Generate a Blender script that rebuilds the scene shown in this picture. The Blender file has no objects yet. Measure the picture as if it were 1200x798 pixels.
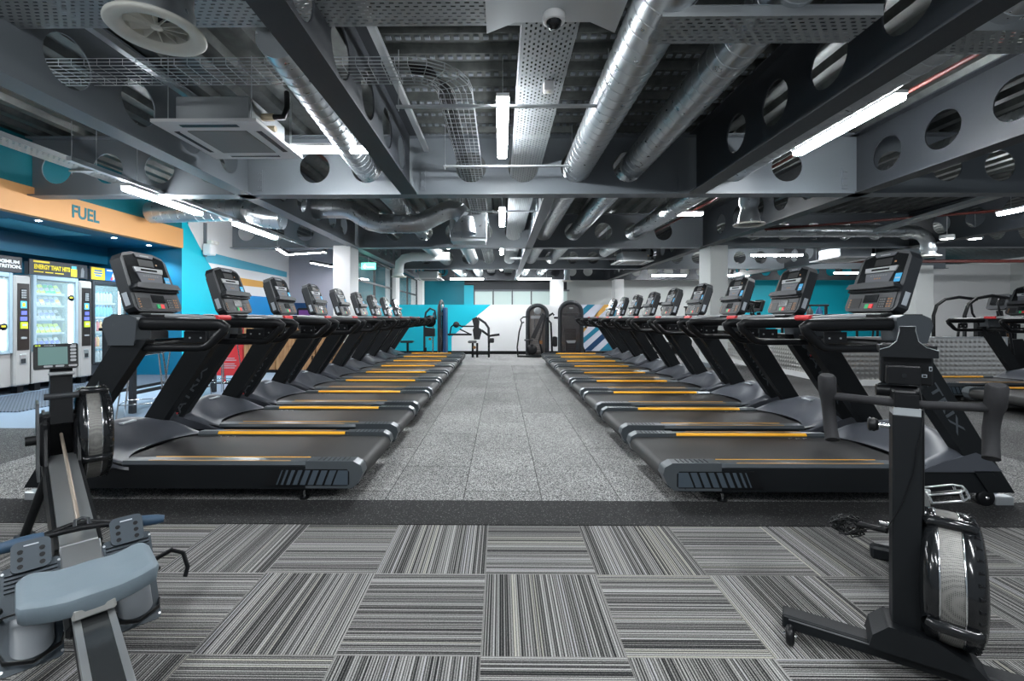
import bpy, bmesh, math, random
from math import sin, cos, pi, radians as R
from mathutils import Vector, Matrix

random.seed(7)
C = bpy.context.scene.collection
SC = bpy.context.scene

# ------------------------------------------------------------------ camera, world, exposure
cam_d = bpy.data.cameras.new('camera')
cam = bpy.data.objects.new('camera', cam_d); C.objects.link(cam)
cam_d.sensor_width = 36; cam_d.lens = 16.0
cam_d.shift_x = 0.0158; cam_d.shift_y = -0.0225
cam_d.clip_start = 0.05; cam_d.clip_end = 200
cam.location = (0, 0, 1.16); cam.rotation_euler = (R(90), 0, R(0.6))
SC.camera = cam
SC.view_settings.view_transform = 'Standard'
try: SC.view_settings.look = 'None'
except Exception: pass
SC.view_settings.gamma = 1.0
SC.view_settings.use_curve_mapping = False
SC.view_settings.exposure = 1.3
LAMP = 56.0         # brightness of every ceiling batten
w = bpy.data.worlds.new('world'); SC.world = w; w.use_nodes = True
w.node_tree.nodes['Background'].inputs[0].default_value = (0.80, 0.90, 1.0, 1)
w.node_tree.nodes['Background'].inputs[1].default_value = 0.13
SC.cycles.use_denoising = True
SC.cycles.max_bounces = 6; SC.cycles.diffuse_bounces = 3; SC.cycles.glossy_bounces = 3
SC.cycles.transparent_max_bounces = 10; SC.cycles.sample_clamp_indirect = 4.0

# ------------------------------------------------------------------ materials
MATS = {}
def nt(m): return m.node_tree.nodes, m.node_tree.links
def mat(name, col, rough=0.5, metal=0.0, var=0.05, bump=0.0, scale=40.0, emit=None, es=0.0, spec=0.5, alpha=None, trans=0.0):
    if name in MATS: return MATS[name]
    m = bpy.data.materials.new(name); m.use_nodes = True; N, L = nt(m)
    b = N['Principled BSDF']
    b.inputs['Base Color'].default_value = (*col, 1); b.inputs['Roughness'].default_value = rough
    b.inputs['Metallic'].default_value = metal
    b.inputs['Specular IOR Level'].default_value = spec
    if trans: b.inputs['Transmission Weight'].default_value = trans; b.inputs['IOR'].default_value = 1.1
    if alpha is not None: b.inputs['Alpha'].default_value = alpha
    if emit is not None:
        b.inputs['Emission Color'].default_value = (*emit, 1); b.inputs['Emission Strength'].default_value = es
    if var or bump:
        tc = N.new('ShaderNodeTexCoord'); no = N.new('ShaderNodeTexNoise'); no.inputs['Scale'].default_value = scale
        no.inputs['Detail'].default_value = 3
        L.new(tc.outputs['Object'], no.inputs['Vector'])
        if var:
            mr = N.new('ShaderNodeMapRange'); mr.inputs['To Min'].default_value = max(0.02, rough - var); mr.inputs['To Max'].default_value = min(1, rough + var)
            L.new(no.outputs['Fac'], mr.inputs['Value']); L.new(mr.outputs['Result'], b.inputs['Roughness'])
        if bump:
            bp = N.new('ShaderNodeBump'); bp.inputs['Strength'].default_value = bump; bp.inputs['Distance'].default_value = 0.002
            L.new(no.outputs['Fac'], bp.inputs['Height']); L.new(bp.outputs['Normal'], b.inputs['Normal'])
    MATS[name] = m; return m

def math_node(N, L, op, a, b=None, c=None):
    n = N.new('ShaderNodeMath'); n.operation = op
    for i, v in enumerate((a, b, c)):
        if v is None: continue
        if isinstance(v, (int, float)): n.inputs[i].default_value = v
        else: L.new(v, n.inputs[i])
    return n.outputs[0]

def ramp(N, L, fac, stops, interp='LINEAR'):
    r = N.new('ShaderNodeValToRGB'); r.color_ramp.interpolation = interp
    e = r.color_ramp.elements
    while len(e) < len(stops): e.new(0.5)
    for i, (p, c) in enumerate(stops): e[i].position = p; e[i].color = (*c, 1)
    L.new(fac, r.inputs['Fac']); return r.outputs['Color']

def carpet_mat():
    m = bpy.data.materials.new('striped_carpet_tile'); m.use_nodes = True; N, L = nt(m); b = N['Principled BSDF']
    tc = N.new('ShaderNodeTexCoord'); sp = N.new('ShaderNodeSeparateXYZ'); L.new(tc.outputs['Object'], sp.inputs[0])
    X = math_node(N, L, 'ADD', sp.outputs[0], 0.068); Y = math_node(N, L, 'ADD', sp.outputs[1], -0.057)
    tx = math_node(N, L, 'FLOOR', math_node(N, L, 'MULTIPLY', X, 2.0)); ty = math_node(N, L, 'FLOOR', math_node(N, L, 'MULTIPLY', Y, 2.0))
    fx = math_node(N, L, 'FRACT', math_node(N, L, 'MULTIPLY', X, 2.0)); fy = math_node(N, L, 'FRACT', math_node(N, L, 'MULTIPLY', Y, 2.0))
    chk = math_node(N, L, 'MODULO', math_node(N, L, 'ADD', math_node(N, L, 'ADD', tx, ty), 100.0), 2.0)   # 0/1
    chk = math_node(N, L, 'LESS_THAN', chk, 0.5)
    mix = N.new('ShaderNodeMix'); mix.data_type = 'FLOAT'; L.new(chk, mix.inputs[0]); L.new(fx, mix.inputs[2]); L.new(fy, mix.inputs[3])
    u = mix.outputs[0]
    tid = math_node(N, L, 'ADD', math_node(N, L, 'MULTIPLY', tx, 7.31), math_node(N, L, 'MULTIPLY', ty, 3.77))
    def stripes(scale, off):
        k = math_node(N, L, 'FLOOR', math_node(N, L, 'MULTIPLY', u, scale))
        wn = N.new('ShaderNodeTexWhiteNoise'); wn.noise_dimensions = '2D'
        cv = N.new('ShaderNodeCombineXYZ'); L.new(k, cv.inputs[0]); L.new(math_node(N, L, 'ADD', tid, off), cv.inputs[1])
        L.new(cv.outputs[0], wn.inputs['Vector']); return wn
    fine = stripes(104.0, 0.0); wide = stripes(11.0, 5.3)
    alt = math_node(N, L, 'PINGPONG', math_node(N, L, 'MULTIPLY', u, 52.0), 0.5)      # regular row of tufts
    v = math_node(N, L, 'ADD', math_node(N, L, 'MULTIPLY', fine.outputs['Value'], 0.50), math_node(N, L, 'MULTIPLY', alt, 0.90))
    v = math_node(N, L, 'ADD', v, math_node(N, L, 'MULTIPLY', wide.outputs['Value'], 0.12))
    no = N.new('ShaderNodeTexNoise'); no.inputs['Scale'].default_value = 260; no.inputs['Detail'].default_value = 2; L.new(tc.outputs['Object'], no.inputs['Vector'])
    v = math_node(N, L, 'ADD', v, math_node(N, L, 'MULTIPLY', math_node(N, L, 'SUBTRACT', no.outputs['Fac'], 0.5), 0.7))
    col = ramp(N, L, v, [(0.26, (0.012, 0.012, 0.013)), (0.52, (0.105, 0.103, 0.10)), (1.0, (0.46, 0.455, 0.44))])
    # faint yellow and violet threads
    thr = math_node(N, L, 'GREATER_THAN', fine.outputs['Value'], 0.88)
    tint = N.new('ShaderNodeMix'); tint.data_type = 'RGBA'; tint.blend_type = 'MULTIPLY'
    wc = ramp(N, L, wide.outputs['Value'], [(0.0, (1, 1, 1)), (0.45, (1.0, 0.985, 0.88)), (0.7, (0.94, 0.935, 1.0)), (0.9, (1, 1, 1))], 'CONSTANT')
    L.new(thr, tint.inputs[0]); L.new(col, tint.inputs[6]); L.new(wc, tint.inputs[7])
    # seams
    e = math_node(N, L, 'MINIMUM', math_node(N, L, 'MINIMUM', fx, math_node(N, L, 'SUBTRACT', 1.0, fx)), math_node(N, L, 'MINIMUM', fy, math_node(N, L, 'SUBTRACT', 1.0, fy)))
    seam = math_node(N, L, 'LESS_THAN', e, 0.004)
    mx = N.new('ShaderNodeMix'); mx.data_type = 'RGBA'; L.new(math_node(N, L, 'MULTIPLY', seam, 0.6), mx.inputs[0]); L.new(tint.outputs[2], mx.inputs[6]); mx.inputs[7].default_value = (0.25, 0.24, 0.23, 1)
    L.new(mx.outputs[2], b.inputs['Base Color']); b.inputs['Roughness'].default_value = 0.95; b.inputs['Specular IOR Level'].default_value = 0.15
    bp = N.new('ShaderNodeBump'); bp.inputs['Strength'].default_value = 0.5; bp.inputs['Distance'].default_value = 0.002; L.new(v, bp.inputs['Height']); L.new(bp.outputs['Normal'], b.inputs['Normal'])
    return m

def rubber_mat(name, base, fleck, seams=True, fl=0.60):
    m = bpy.data.materials.new(name); m.use_nodes = True; N, L = nt(m); b = N['Principled BSDF']
    tc = N.new('ShaderNodeTexCoord')
    vo = N.new('ShaderNodeTexVoronoi'); vo.inputs['Scale'].default_value = 240; L.new(tc.outputs['Object'], vo.inputs['Vector'])
    sc = N.new('ShaderNodeSeparateColor'); L.new(vo.outputs['Color'], sc.inputs[0])
    col = ramp(N, L, sc.outputs[0], [(0.0, tuple(c * 0.55 for c in base)), (fl, base), (fl + 0.03, fleck), (1.0, tuple(min(1, c * 1.5) for c in fleck))])
    no = N.new('ShaderNodeTexNoise'); no.inputs['Scale'].default_value = 1.3; no.inputs['Detail'].default_value = 5; L.new(tc.outputs['Object'], no.inputs['Vector'])
    mr = N.new('ShaderNodeMapRange'); mr.inputs['From Min'].default_value = 0.3; mr.inputs['From Max'].default_value = 0.7
    mr.inputs['To Min'].default_value = 0.85; mr.inputs['To Max'].default_value = 1.15
    L.new(no.outputs['Fac'], mr.inputs['Value'])
    val = mr.outputs['Result']
    if seams:
        sp = N.new('ShaderNodeSeparateXYZ'); L.new(tc.outputs['Object'], sp.inputs[0])
        X = math_node(N, L, 'MULTIPLY', math_node(N, L, 'ADD', sp.outputs[0], 0.237 + 20.0), 2.0)
        cx = math_node(N, L, 'FLOOR', X); fx = math_node(N, L, 'FRACT', X)
        odd = math_node(N, L, 'MODULO', cx, 2.0)
        Y = math_node(N, L, 'ADD', math_node(N, L, 'ADD', sp.outputs[1], 19.96), math_node(N, L, 'MULTIPLY', odd, 0.5))
        cy = math_node(N, L, 'FLOOR', Y); fy = math_node(N, L, 'FRACT', Y)
        ex = math_node(N, L, 'MULTIPLY', math_node(N, L, 'MINIMUM', fx, math_node(N, L, 'SUBTRACT', 1.0, fx)), 0.5)
        ey = math_node(N, L, 'MINIMUM', fy, math_node(N, L, 'SUBTRACT', 1.0, fy))
        seam = math_node(N, L, 'LESS_THAN', math_node(N, L, 'MINIMUM', ex, ey), 0.0035)
        wn = N.new('ShaderNodeTexWhiteNoise'); wn.noise_dimensions = '2D'; cv = N.new('ShaderNodeCombineXYZ')
        L.new(cx, cv.inputs[0]); L.new(cy, cv.inputs[1]); L.new(cv.outputs[0], wn.inputs['Vector'])
        val = math_node(N, L, 'MULTIPLY', val, math_node(N, L, 'ADD', 0.88, math_node(N, L, 'MULTIPLY', wn.outputs['Value'], 0.26)))
        val = math_node(N, L, 'MULTIPLY', val, math_node(N, L, 'SUBTRACT', 1.0, math_node(N, L, 'MULTIPLY', seam, 0.7)))
    hv = N.new('ShaderNodeVectorMath'); hv.operation = 'SCALE'; L.new(col, hv.inputs[0]); L.new(val, hv.inputs['Scale'])
    L.new(hv.outputs[0], b.inputs['Base Color']); b.inputs['Roughness'].default_value = 0.8; b.inputs['Specular IOR Level'].default_value = 0.3
    bp = N.new('ShaderNodeBump'); bp.inputs['Strength'].default_value = 0.25; bp.inputs['Distance'].default_value = 0.002
    L.new(sc.outputs[0], bp.inputs['Height']); L.new(bp.outputs['Normal'], b.inputs['Normal'])
    return m

def perforated_mat(name, col, px=0.03, py=0.012, hx=0.5, hy=0.42):
    """galvanised sheet with rows of punched slots that one sees through"""
    m = bpy.data.materials.new(name); m.use_nodes = True; N, L = nt(m); b = N['Principled BSDF']
    b.inputs['Base Color'].default_value = (*col, 1); b.inputs['Metallic'].default_value = 0.55; b.inputs['Roughness'].default_value = 0.45
    tc = N.new('ShaderNodeTexCoord'); sp = N.new('ShaderNodeSeparateXYZ'); L.new(tc.outputs['Object'], sp.inputs[0])
    ux = math_node(N, L, 'DIVIDE', math_node(N, L, 'ADD', sp.outputs[0], 50.0), px); uy = math_node(N, L, 'DIVIDE', math_node(N, L, 'ADD', sp.outputs[1], 50.0), py)
    row = math_node(N, L, 'MODULO', math_node(N, L, 'FLOOR', uy), 2.0)
    fx = math_node(N, L, 'ABSOLUTE', math_node(N, L, 'SUBTRACT', math_node(N, L, 'FRACT', math_node(N, L, 'ADD', ux, math_node(N, L, 'MULTIPLY', row, 0.5))), 0.5))
    fy = math_node(N, L, 'ABSOLUTE', math_node(N, L, 'SUBTRACT', math_node(N, L, 'FRACT', uy), 0.5))
    h = math_node(N, L, 'MULTIPLY', math_node(N, L, 'LESS_THAN', fx, hx / 2), math_node(N, L, 'LESS_THAN', fy, hy / 2))
    L.new(math_node(N, L, 'SUBTRACT', 1.0, h), b.inputs['Alpha'])
    return m

def studded_mat():
    m = bpy.data.materials.new('quilted_steel_sheet'); m.use_nodes = True; N, L = nt(m); b = N['Principled BSDF']
    b.inputs['Base Color'].default_value = (0.80, 0.78, 0.75, 1); b.inputs['Metallic'].default_value = 0.9; b.inputs['Roughness'].default_value = 0.28
    tc = N.new('ShaderNodeTexCoord'); sp = N.new('ShaderNodeSeparateXYZ'); L.new(tc.outputs['Object'], sp.inputs[0])
    a = math_node(N, L, 'SINE', math_node(N, L, 'MULTIPLY', sp.outputs[0], 2 * pi / 0.16)); c = math_node(N, L, 'SINE', math_node(N, L, 'MULTIPLY', sp.outputs[2], 2 * pi / 0.16))
    h = math_node(N, L, 'MULTIPLY', a, c); h = math_node(N, L, 'MULTIPLY', h, h)
    bp = N.new('ShaderNodeBump'); bp.inputs['Strength'].default_value = 1.0; bp.inputs['Distance'].default_value = 0.008
    L.new(h, bp.inputs['Height']); L.new(bp.outputs['Normal'], b.inputs['Normal'])
    return m

def deck_mat():
    m = bpy.data.materials.new('galvanised_deck'); m.use_nodes = True; N, L = nt(m); b = N['Principled BSDF']
    tc = N.new('ShaderNodeTexCoord'); no = N.new('ShaderNodeTexNoise'); no.inputs['Scale'].default_value = 9; no.inputs['Detail'].default_value = 4
    L.new(tc.outputs['Object'], no.inputs['Vector'])
    col = ramp(N, L, no.outputs['Fac'], [(0.3, (0.075, 0.082, 0.078)), (0.7, (0.13, 0.138, 0.134))])
    L.new(col, b.inputs['Base Color']); b.inputs['Metallic'].default_value = 0.55; b.inputs['Roughness'].default_value = 0.42
    return m

def wood_mat():
    m = bpy.data.materials.new('oak_board'); m.use_nodes = True; N, L = nt(m); b = N['Principled BSDF']
    tc = N.new('ShaderNodeTexCoord'); mp = N.new('ShaderNodeMapping'); mp.inputs['Scale'].default_value = (14, 14, 1.2); L.new(tc.outputs['Object'], mp.inputs[0])
    no = N.new('ShaderNodeTexNoise'); no.inputs['Scale'].default_value = 3; no.inputs['Detail'].default_value = 6; L.new(mp.outputs[0], no.inputs['Vector'])
    col = ramp(N, L, no.outputs['Fac'], [(0.3, (0.22, 0.11, 0.045)), (0.7, (0.42, 0.24, 0.11))]); L.new(col, b.inputs['Base Color']); b.inputs['Roughness'].default_value = 0.5
    return m

def dot_mat():
    m = bpy.data.materials.new('studded_mat_rubber'); m.use_nodes = True; N, L = nt(m); b = N['Principled BSDF']
    tc = N.new('ShaderNodeTexCoord'); vo = N.new('ShaderNodeTexVoronoi'); vo.inputs['Scale'].default_value = 22; vo.inputs['Randomness'].default_value = 0.0
    L.new(tc.outputs['Object'], vo.inputs['Vector'])
    col = ramp(N, L, vo.outputs['Distance'], [(0.0, (0.20, 0.25, 0.33)), (0.35, (0.16, 0.20, 0.27)), (0.42, (0.02, 0.025, 0.035))]); L.new(col, b.inputs['Base Color'])
    b.inputs['Roughness'].default_value = 0.6; return m

def metal_band_mat():
    m = bpy.data.materials.new('perforated_flywheel_band'); m.use_nodes = True; N, L = nt(m); b = N['Principled BSDF']
    b.inputs['Metallic'].default_value = 0.5; b.inputs['Roughness'].default_value = 0.5
    tc = N.new('ShaderNodeTexCoord'); vo = N.new('ShaderNodeTexVoronoi'); vo.inputs['Scale'].default_value = 230; vo.inputs['Randomness'].default_value = 0.1
    L.new(tc.outputs['Object'], vo.inputs['Vector'])
    col = ramp(N, L, vo.outputs['Distance'], [(0.0, (0.06, 0.06, 0.056)), (0.30, (0.09, 0.09, 0.085)), (0.45, (0.24, 0.235, 0.22))]); L.new(col, b.inputs['Base Color'])
    return m

M = dict(
    carpet=carpet_mat(), rubber=rubber_mat('speckled_rubber_tile', (0.098, 0.098, 0.099), (0.34, 0.34, 0.33)),
    rubber_dark=rubber_mat('dark_rubber_tile', (0.065, 0.065, 0.066), (0.19, 0.19, 0.185), fl=0.78),
    strip=rubber_mat('black_rubber_edge', (0.019, 0.019, 0.0195), (0.10, 0.10, 0.10), False, 0.93),
    vinyl=mat('blue_grey_vinyl', (0.20, 0.26, 0.34), 0.5), matdots=dot_mat(),
    farfloor=rubber_mat('grey_flecked_floor', (0.26, 0.25, 0.25), (0.45, 0.45, 0.44), False, 0.7),
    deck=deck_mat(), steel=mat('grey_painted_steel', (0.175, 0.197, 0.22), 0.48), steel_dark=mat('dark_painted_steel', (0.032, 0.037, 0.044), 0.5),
    steel_light=mat('pale_painted_steel', (0.58, 0.62, 0.64), 0.5),
    duct=mat('galvanised_duct', (0.50, 0.53, 0.55), 0.32, 0.85, 0.14, scale=12),
    galv=mat('galvanised_steel', (0.55, 0.58, 0.60), 0.4, 0.7), perf=perforated_mat('perforated_tray_sheet', (0.36, 0.39, 0.40), 0.062, 0.034, 0.5, 0.42),
    perfside=perforated_mat('perforated_tray_lengthwise', (0.50, 0.52, 0.53), 0.022, 0.05, 0.5, 0.55),
    white=mat('white_paint', (0.86, 0.86, 0.86), 0.6), offwhite=mat('off_white_plastic', (0.78, 0.77, 0.70), 0.5), grey_wall=mat('grey_wall_paint', (0.36, 0.37, 0.42), 0.7),
    pale=mat('pale_grey_paint', (0.62, 0.64, 0.63), 0.7),
    teal=mat('teal_paint', (0.0, 0.235, 0.32), 0.5), cyan=mat('bright_turquoise_paint', (0.0, 0.50, 0.64), 0.5), niche=mat('deep_blue_paint', (0.0, 0.125, 0.23), 0.5),
    dteal=mat('dark_teal_paint', (0.0, 0.14, 0.18), 0.5),
    lblue=mat('light_blue_stripe_paint', (0.10, 0.46, 0.62), 0.6), orange=mat('warm_orange_wood_panel', (0.66, 0.33, 0.12), 0.5), stripe_orange=mat('orange_stripe_paint', (0.80, 0.42, 0.09), 0.6),
    vblue=mat('vivid_blue_paint', (0.01, 0.28, 0.66), 0.5), navy=mat('navy_paint', (0.005, 0.05, 0.14), 0.6), mteal=mat('mid_teal_paint', (0.01, 0.20, 0.32), 0.6), lilac=mat('pale_lilac_paint', (0.66, 0.68, 0.78), 0.6),
    studs=studded_mat(), wood=wood_mat(),
    black=mat('satin_black_plastic', (0.0055, 0.006, 0.007), 0.38, spec=0.28), black_matte=mat('matt_black_steel', (0.007, 0.0085, 0.010), 0.5, bump=0.1, scale=300, spec=0.25),
    gloss=mat('gloss_black_plastic', (0.008, 0.009, 0.010), 0.14, var=0.06), dgrey=mat('charcoal_plastic', (0.019, 0.022, 0.026), 0.45),
    belt=mat('running_belt_rubber', (0.027, 0.0265, 0.026), 0.55, bump=0.2, scale=400, spec=0.4), rail=mat('brushed_grey_side_rail', (0.085, 0.098, 0.108), 0.30, 0.3),
    hood=mat('slate_grey_hood_plastic', (0.062, 0.068, 0.082), 0.42), louvre=mat('slate_louvre_plastic', (0.055, 0.075, 0.095), 0.5), housing=mat('grey_housing_plastic', (0.050, 0.058, 0.066), 0.42),
    yellow=mat('yellow_orange_strip', (0.95, 0.46, 0.02), 0.5), pale_orange=mat('muted_orange_line', (0.62, 0.34, 0.10), 0.5), lettering=mat('grey_lettering', (0.055, 0.065, 0.075), 0.5), red=mat('red_plastic', (0.62, 0.035, 0.04), 0.45),
    silver=mat('silver_plastic', (0.30, 0.31, 0.32), 0.4, 0.2), green_btn=mat('green_button', (0.0, 0.42, 0.12), 0.4), red_btn=mat('red_button', (0.85, 0.03, 0.03), 0.4),
    label=mat('pale_sticker', (0.42, 0.46, 0.50), 0.5), blue_label=mat('blue_sticker', (0.02, 0.36, 0.66), 0.5), amber=mat('amber_marking', (0.26, 0.11, 0.03), 0.5), print_grey=mat('grey_print', (0.15, 0.155, 0.16), 0.5),
    chrome=mat('chromed_steel', (0.75, 0.76, 0.77), 0.15, 1.0, 0.05), alu=mat('brushed_aluminium', (0.60, 0.62, 0.63), 0.32, 0.9), band=metal_band_mat(),
    seat=mat('slate_seat_foam', (0.145, 0.185, 0.215), 0.55, bump=0.1, scale=200), grip=mat('blue_handle_grip', (0.026, 0.06, 0.105), 0.5), footgrey=mat('blue_grey_foot_plastic', (0.028, 0.042, 0.055), 0.5),
    lcd=mat('green_grey_display', (0.10, 0.20, 0.185), 0.3), chain=mat('nickel_chain', (0.62, 0.52, 0.42), 0.35, 0.8), foam=mat('black_foam_grip', (0.022, 0.022, 0.024), 0.8, bump=0.4, scale=400, spec=0.3),
    vend=mat('pale_grey_cabinet', (0.34, 0.325, 0.315), 0.45), vend_blue=mat('pale_blue_grey_cabinet', (0.28, 0.36, 0.42), 0.4), vend_in=mat('self_lit_cabinet_interior', (0.14, 0.24, 0.32), 0.6, emit=(0.45, 0.75, 1.0), es=0.03),  # cabinet interior has a faint glow of its own, imitating light inside
    tube=mat('lit_tube_white', (1, 1, 1), 0.5, 0, 0, emit=(0.93, 0.97, 1.0), es=LAMP), vtube=mat('lit_cabinet_tube', (1, 1, 1), 0.5, 0, 0, emit=(0.75, 0.92, 1.0), es=4.0), pendant=mat('lit_pendant_strip', (1, 1, 1), 0.5, 0, 0, emit=(0.93, 0.93, 1.0), es=30.0),
    spot=mat('lit_downlight_lens', (1, 1, 1), 0.5, 0, 0, emit=(0.75, 0.92, 1.0), es=60.0), exit=mat('lit_green_sign', (0.1, 0.7, 0.5), 0.5, 0, 0, emit=(0.15, 0.85, 0.62), es=1.4), exitw=mat('lit_white_sign', (1, 1, 1), 0.5, 0, 0, emit=(0.9, 1, 0.97), es=1.5),
    ad_dark=mat('dark_header_print', (0.03, 0.03, 0.035), 0.4), ad_yellow=mat('yellow_print', (0.85, 0.66, 0.03), 0.5), ad_blue=mat('blue_print', (0.02, 0.16, 0.55), 0.4), brown=mat('dark_brown_panel', (0.018, 0.014, 0.013), 0.3),
    frost=mat('frosted_window', (0.52, 0.62, 0.60), 0.5, emit=(0.6, 0.78, 0.75), es=0.12), glass=mat('clear_tinted_glass', (0.55, 0.75, 0.78), 0.05, 0, 0, alpha=0.18), shroud=mat('smoked_shroud', (0.05, 0.045, 0.045), 0.12, 0, 0.0, alpha=0.55), stack=mat('weight_plate_iron', (0.22, 0.20, 0.19), 0.45, 0.4),
    purple=mat('purple_screen', (0.10, 0.03, 0.16), 0.3), paleblue=mat('pale_blue_bag', (0.35, 0.5, 0.75), 0.6), insul=mat('cream_pipe_insulation', (0.62, 0.52, 0.36), 0.7), louvre_grey=mat('grille_grey', (0.28, 0.28, 0.27), 0.6), leather=mat('black_vinyl_pad', (0.02, 0.02, 0.022), 0.35), lime=mat('lime_print', (0.55, 0.72, 0.03), 0.5), violet=mat('violet_print', (0.14, 0.16, 0.62), 0.5),
    dalu=mat('dark_polished_rail', (0.16, 0.17, 0.175), 0.2, 0.9),
    carriage=mat('grey_white_carriage', (0.30, 0.30, 0.285), 0.4),
    smoke=mat('smoke_grey_plastic', (0.14, 0.155, 0.17), 0.35),
    redpipe=mat('red_sprinkler_pipe', (0.10, 0.018, 0.013), 0.45), green_led=mat('lit_green_indicator', (0.1, 0.7, 0.05), 0.4, emit=(0.2, 1, 0.1), es=0.8),
)

# ------------------------------------------------------------------ mesh builder
class MB:
    def __init__(s, m=None):
        s.v = []; s.f = []; s.mi = []; s.sm = []; s.mats = []; s.m = m or Matrix.Identity(4)
    def mat_i(s, m):
        m = M[m] if isinstance(m, str) else m
        if m not in s.mats: s.mats.append(m)
        return s.mats.index(m)
    def add(s, vs, fs, m, smooth=False):
        b = len(s.v); s.v += [tuple(s.m @ Vector(v)) for v in vs]; i = s.mat_i(m)
        for f in fs: s.f.append([b + k for k in f]); s.mi.append(i); s.sm.append(smooth)
        return s
    def box(s, x0, x1, y0, y1, z0, z1, m, bev=0.0):
        if bev <= 0:
            vs = [(x, y, z) for x in (x0, x1) for y in (y0, y1) for z in (z0, z1)]
            return s.add(vs, [(0, 1, 3, 2), (4, 6, 7, 5), (0, 4, 5, 1), (2, 3, 7, 6), (0, 2, 6, 4), (1, 5, 7, 3)], m)
        # chamfered box
        b = min(bev, (x1 - x0) / 2.01, (y1 - y0) / 2.01, (z1 - z0) / 2.01); vs = []; idx = {}
        for ix, x in enumerate((x0, x1)):
            for iy, y in enumerate((y0, y1)):
                for iz, z in enumerate((z0, z1)):
                    sx, sy, sz = (1, -1)[ix] * b, (1, -1)[iy] * b, (1, -1)[iz] * b
                    idx[(ix, iy, iz)] = len(vs); vs += [(x, y + sy, z + sz), (x + sx, y, z + sz), (x + sx, y + sy, z)]
        I = idx; fs = []
        for a in (0, 1):
            fs.append([I[(a, 0, 0)], I[(a, 1, 0)], I[(a, 1, 1)], I[(a, 0, 1)]])
            fs.append([I[(0, a, 0)] + 1, I[(1, a, 0)] + 1, I[(1, a, 1)] + 1, I[(0, a, 1)] + 1])
            fs.append([I[(0, 0, a)] + 2, I[(1, 0, a)] + 2, I[(1, 1, a)] + 2, I[(0, 1, a)] + 2])
        for a in (0, 1):
            for c in (0, 1):
                fs.append([I[(0, a, c)] + 1, I[(1, a, c)] + 1, I[(1, a, c)] + 2, I[(0, a, c)] + 2])
                fs.append([I[(a, 0, c)], I[(a, 1, c)], I[(a, 1, c)] + 2, I[(a, 0, c)] + 2])
                fs.append([I[(a, c, 0)], I[(a, c, 1)], I[(a, c, 1)] + 1, I[(a, c, 0)] + 1])
                for d in (0, 1):
                    k = I[(a, c, d)]; fs.append([k, k + 1, k + 2])
        return s.add(vs, fs, m)
    def quad(s, a, b, c, d, m): return s.add([a, b, c, d], [(0, 1, 2, 3)], m)
    def prism(s, pts, axis, a, b, m, smooth=False):
        """2-D outline extruded along 'x','y' or 'z' from a to b"""
        def P(p, t): return {'x': (t, p[0], p[1]), 'y': (p[0], t, p[1]), 'z': (p[0], p[1], t)}[axis]
        n = len(pts); vs = [P(p, a) for p in pts] + [P(p, b) for p in pts]
        s.add(vs, [tuple(range(n)), tuple(range(2 * n - 1, n - 1, -1))], m)
        return s.add(vs, [(i, (i + 1) % n, n + (i + 1) % n, n + i) for i in range(n)], m, smooth)
    def tube(s, path, r, m, n=10, cap=True, sx=1.0, ribs=None, closed=False, up=None):
        P = [Vector(p) for p in path]; rr = r if isinstance(r, (list, tuple)) else [r] * len(P)
        bands = []
        if ribs:
            for i in range(len(P) - 1):
                d = P[i + 1] - P[i]; k = max(1, round(d.length / ribs))
                for j in range(1 if i == 0 else 0, k):
                    t0 = j / k; bands.append((P[i] + d * t0, d.normalized(), rr[i] + (rr[i + 1] - rr[i]) * t0))
        T = []
        for i in range(len(P)):
            if closed: t = P[(i + 1) % len(P)] - P[i - 1]
            else: t = (P[min(i + 1, len(P) - 1)] - P[max(i - 1, 0)])
            T.append(t.normalized() if t.length > 1e-9 else Vector((0, 0, 1)))
        u = Vector(up) if up else (Vector((0, 0, 1)) if abs(T[0].z) < 0.9 else Vector((1, 0, 0)))
        vs = []
        for i, p in enumerate(P):
            u = (u - T[i] * u.dot(T[i])); u = u.normalized() if u.length > 1e-6 else T[i].orthogonal().normalized()
            w_ = T[i].cross(u)
            for k in range(n):
                a = 2 * pi * k / n + (pi / 4 if n == 4 else 0); vs.append(p + u * (cos(a) * rr[i]) + w_ * (sin(a) * rr[i] * sx))
        fs = [(i * n + k, i * n + (k + 1) % n, ((i + 1) % len(P)) * n + (k + 1) % n, ((i + 1) % len(P)) * n + k) for i in range(len(P) if closed else len(P) - 1) for k in range(n)]
        s.add(vs, fs, m, n > 4)
        for p, d, rad in bands:
            u2 = d.orthogonal().normalized(); w2 = d.cross(u2); bv = []
            for q, e in ((-0.006, -0.002), (-0.003, 0.004), (0.003, 0.004), (0.006, -0.002)):
                for k in range(n): a = 2 * pi * k / n; bv.append(p + d * q + (u2 * cos(a) + w2 * sin(a)) * (rad + e))
            s.add(bv, [(i * n + k, i * n + (k + 1) % n, (i + 1) * n + (k + 1) % n, (i + 1) * n + k) for i in range(3) for k in range(n)], m, False)
        if cap and not closed: s.add(vs[:n] + vs[-n:], [tuple(range(n - 1, -1, -1)), tuple(range(n, 2 * n))], m)
        return s
    def cyl(s, p0, p1, r, m, n=16, r2=None): return s.tube([p0, p1], [r, r if r2 is None else r2], m, n)
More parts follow.
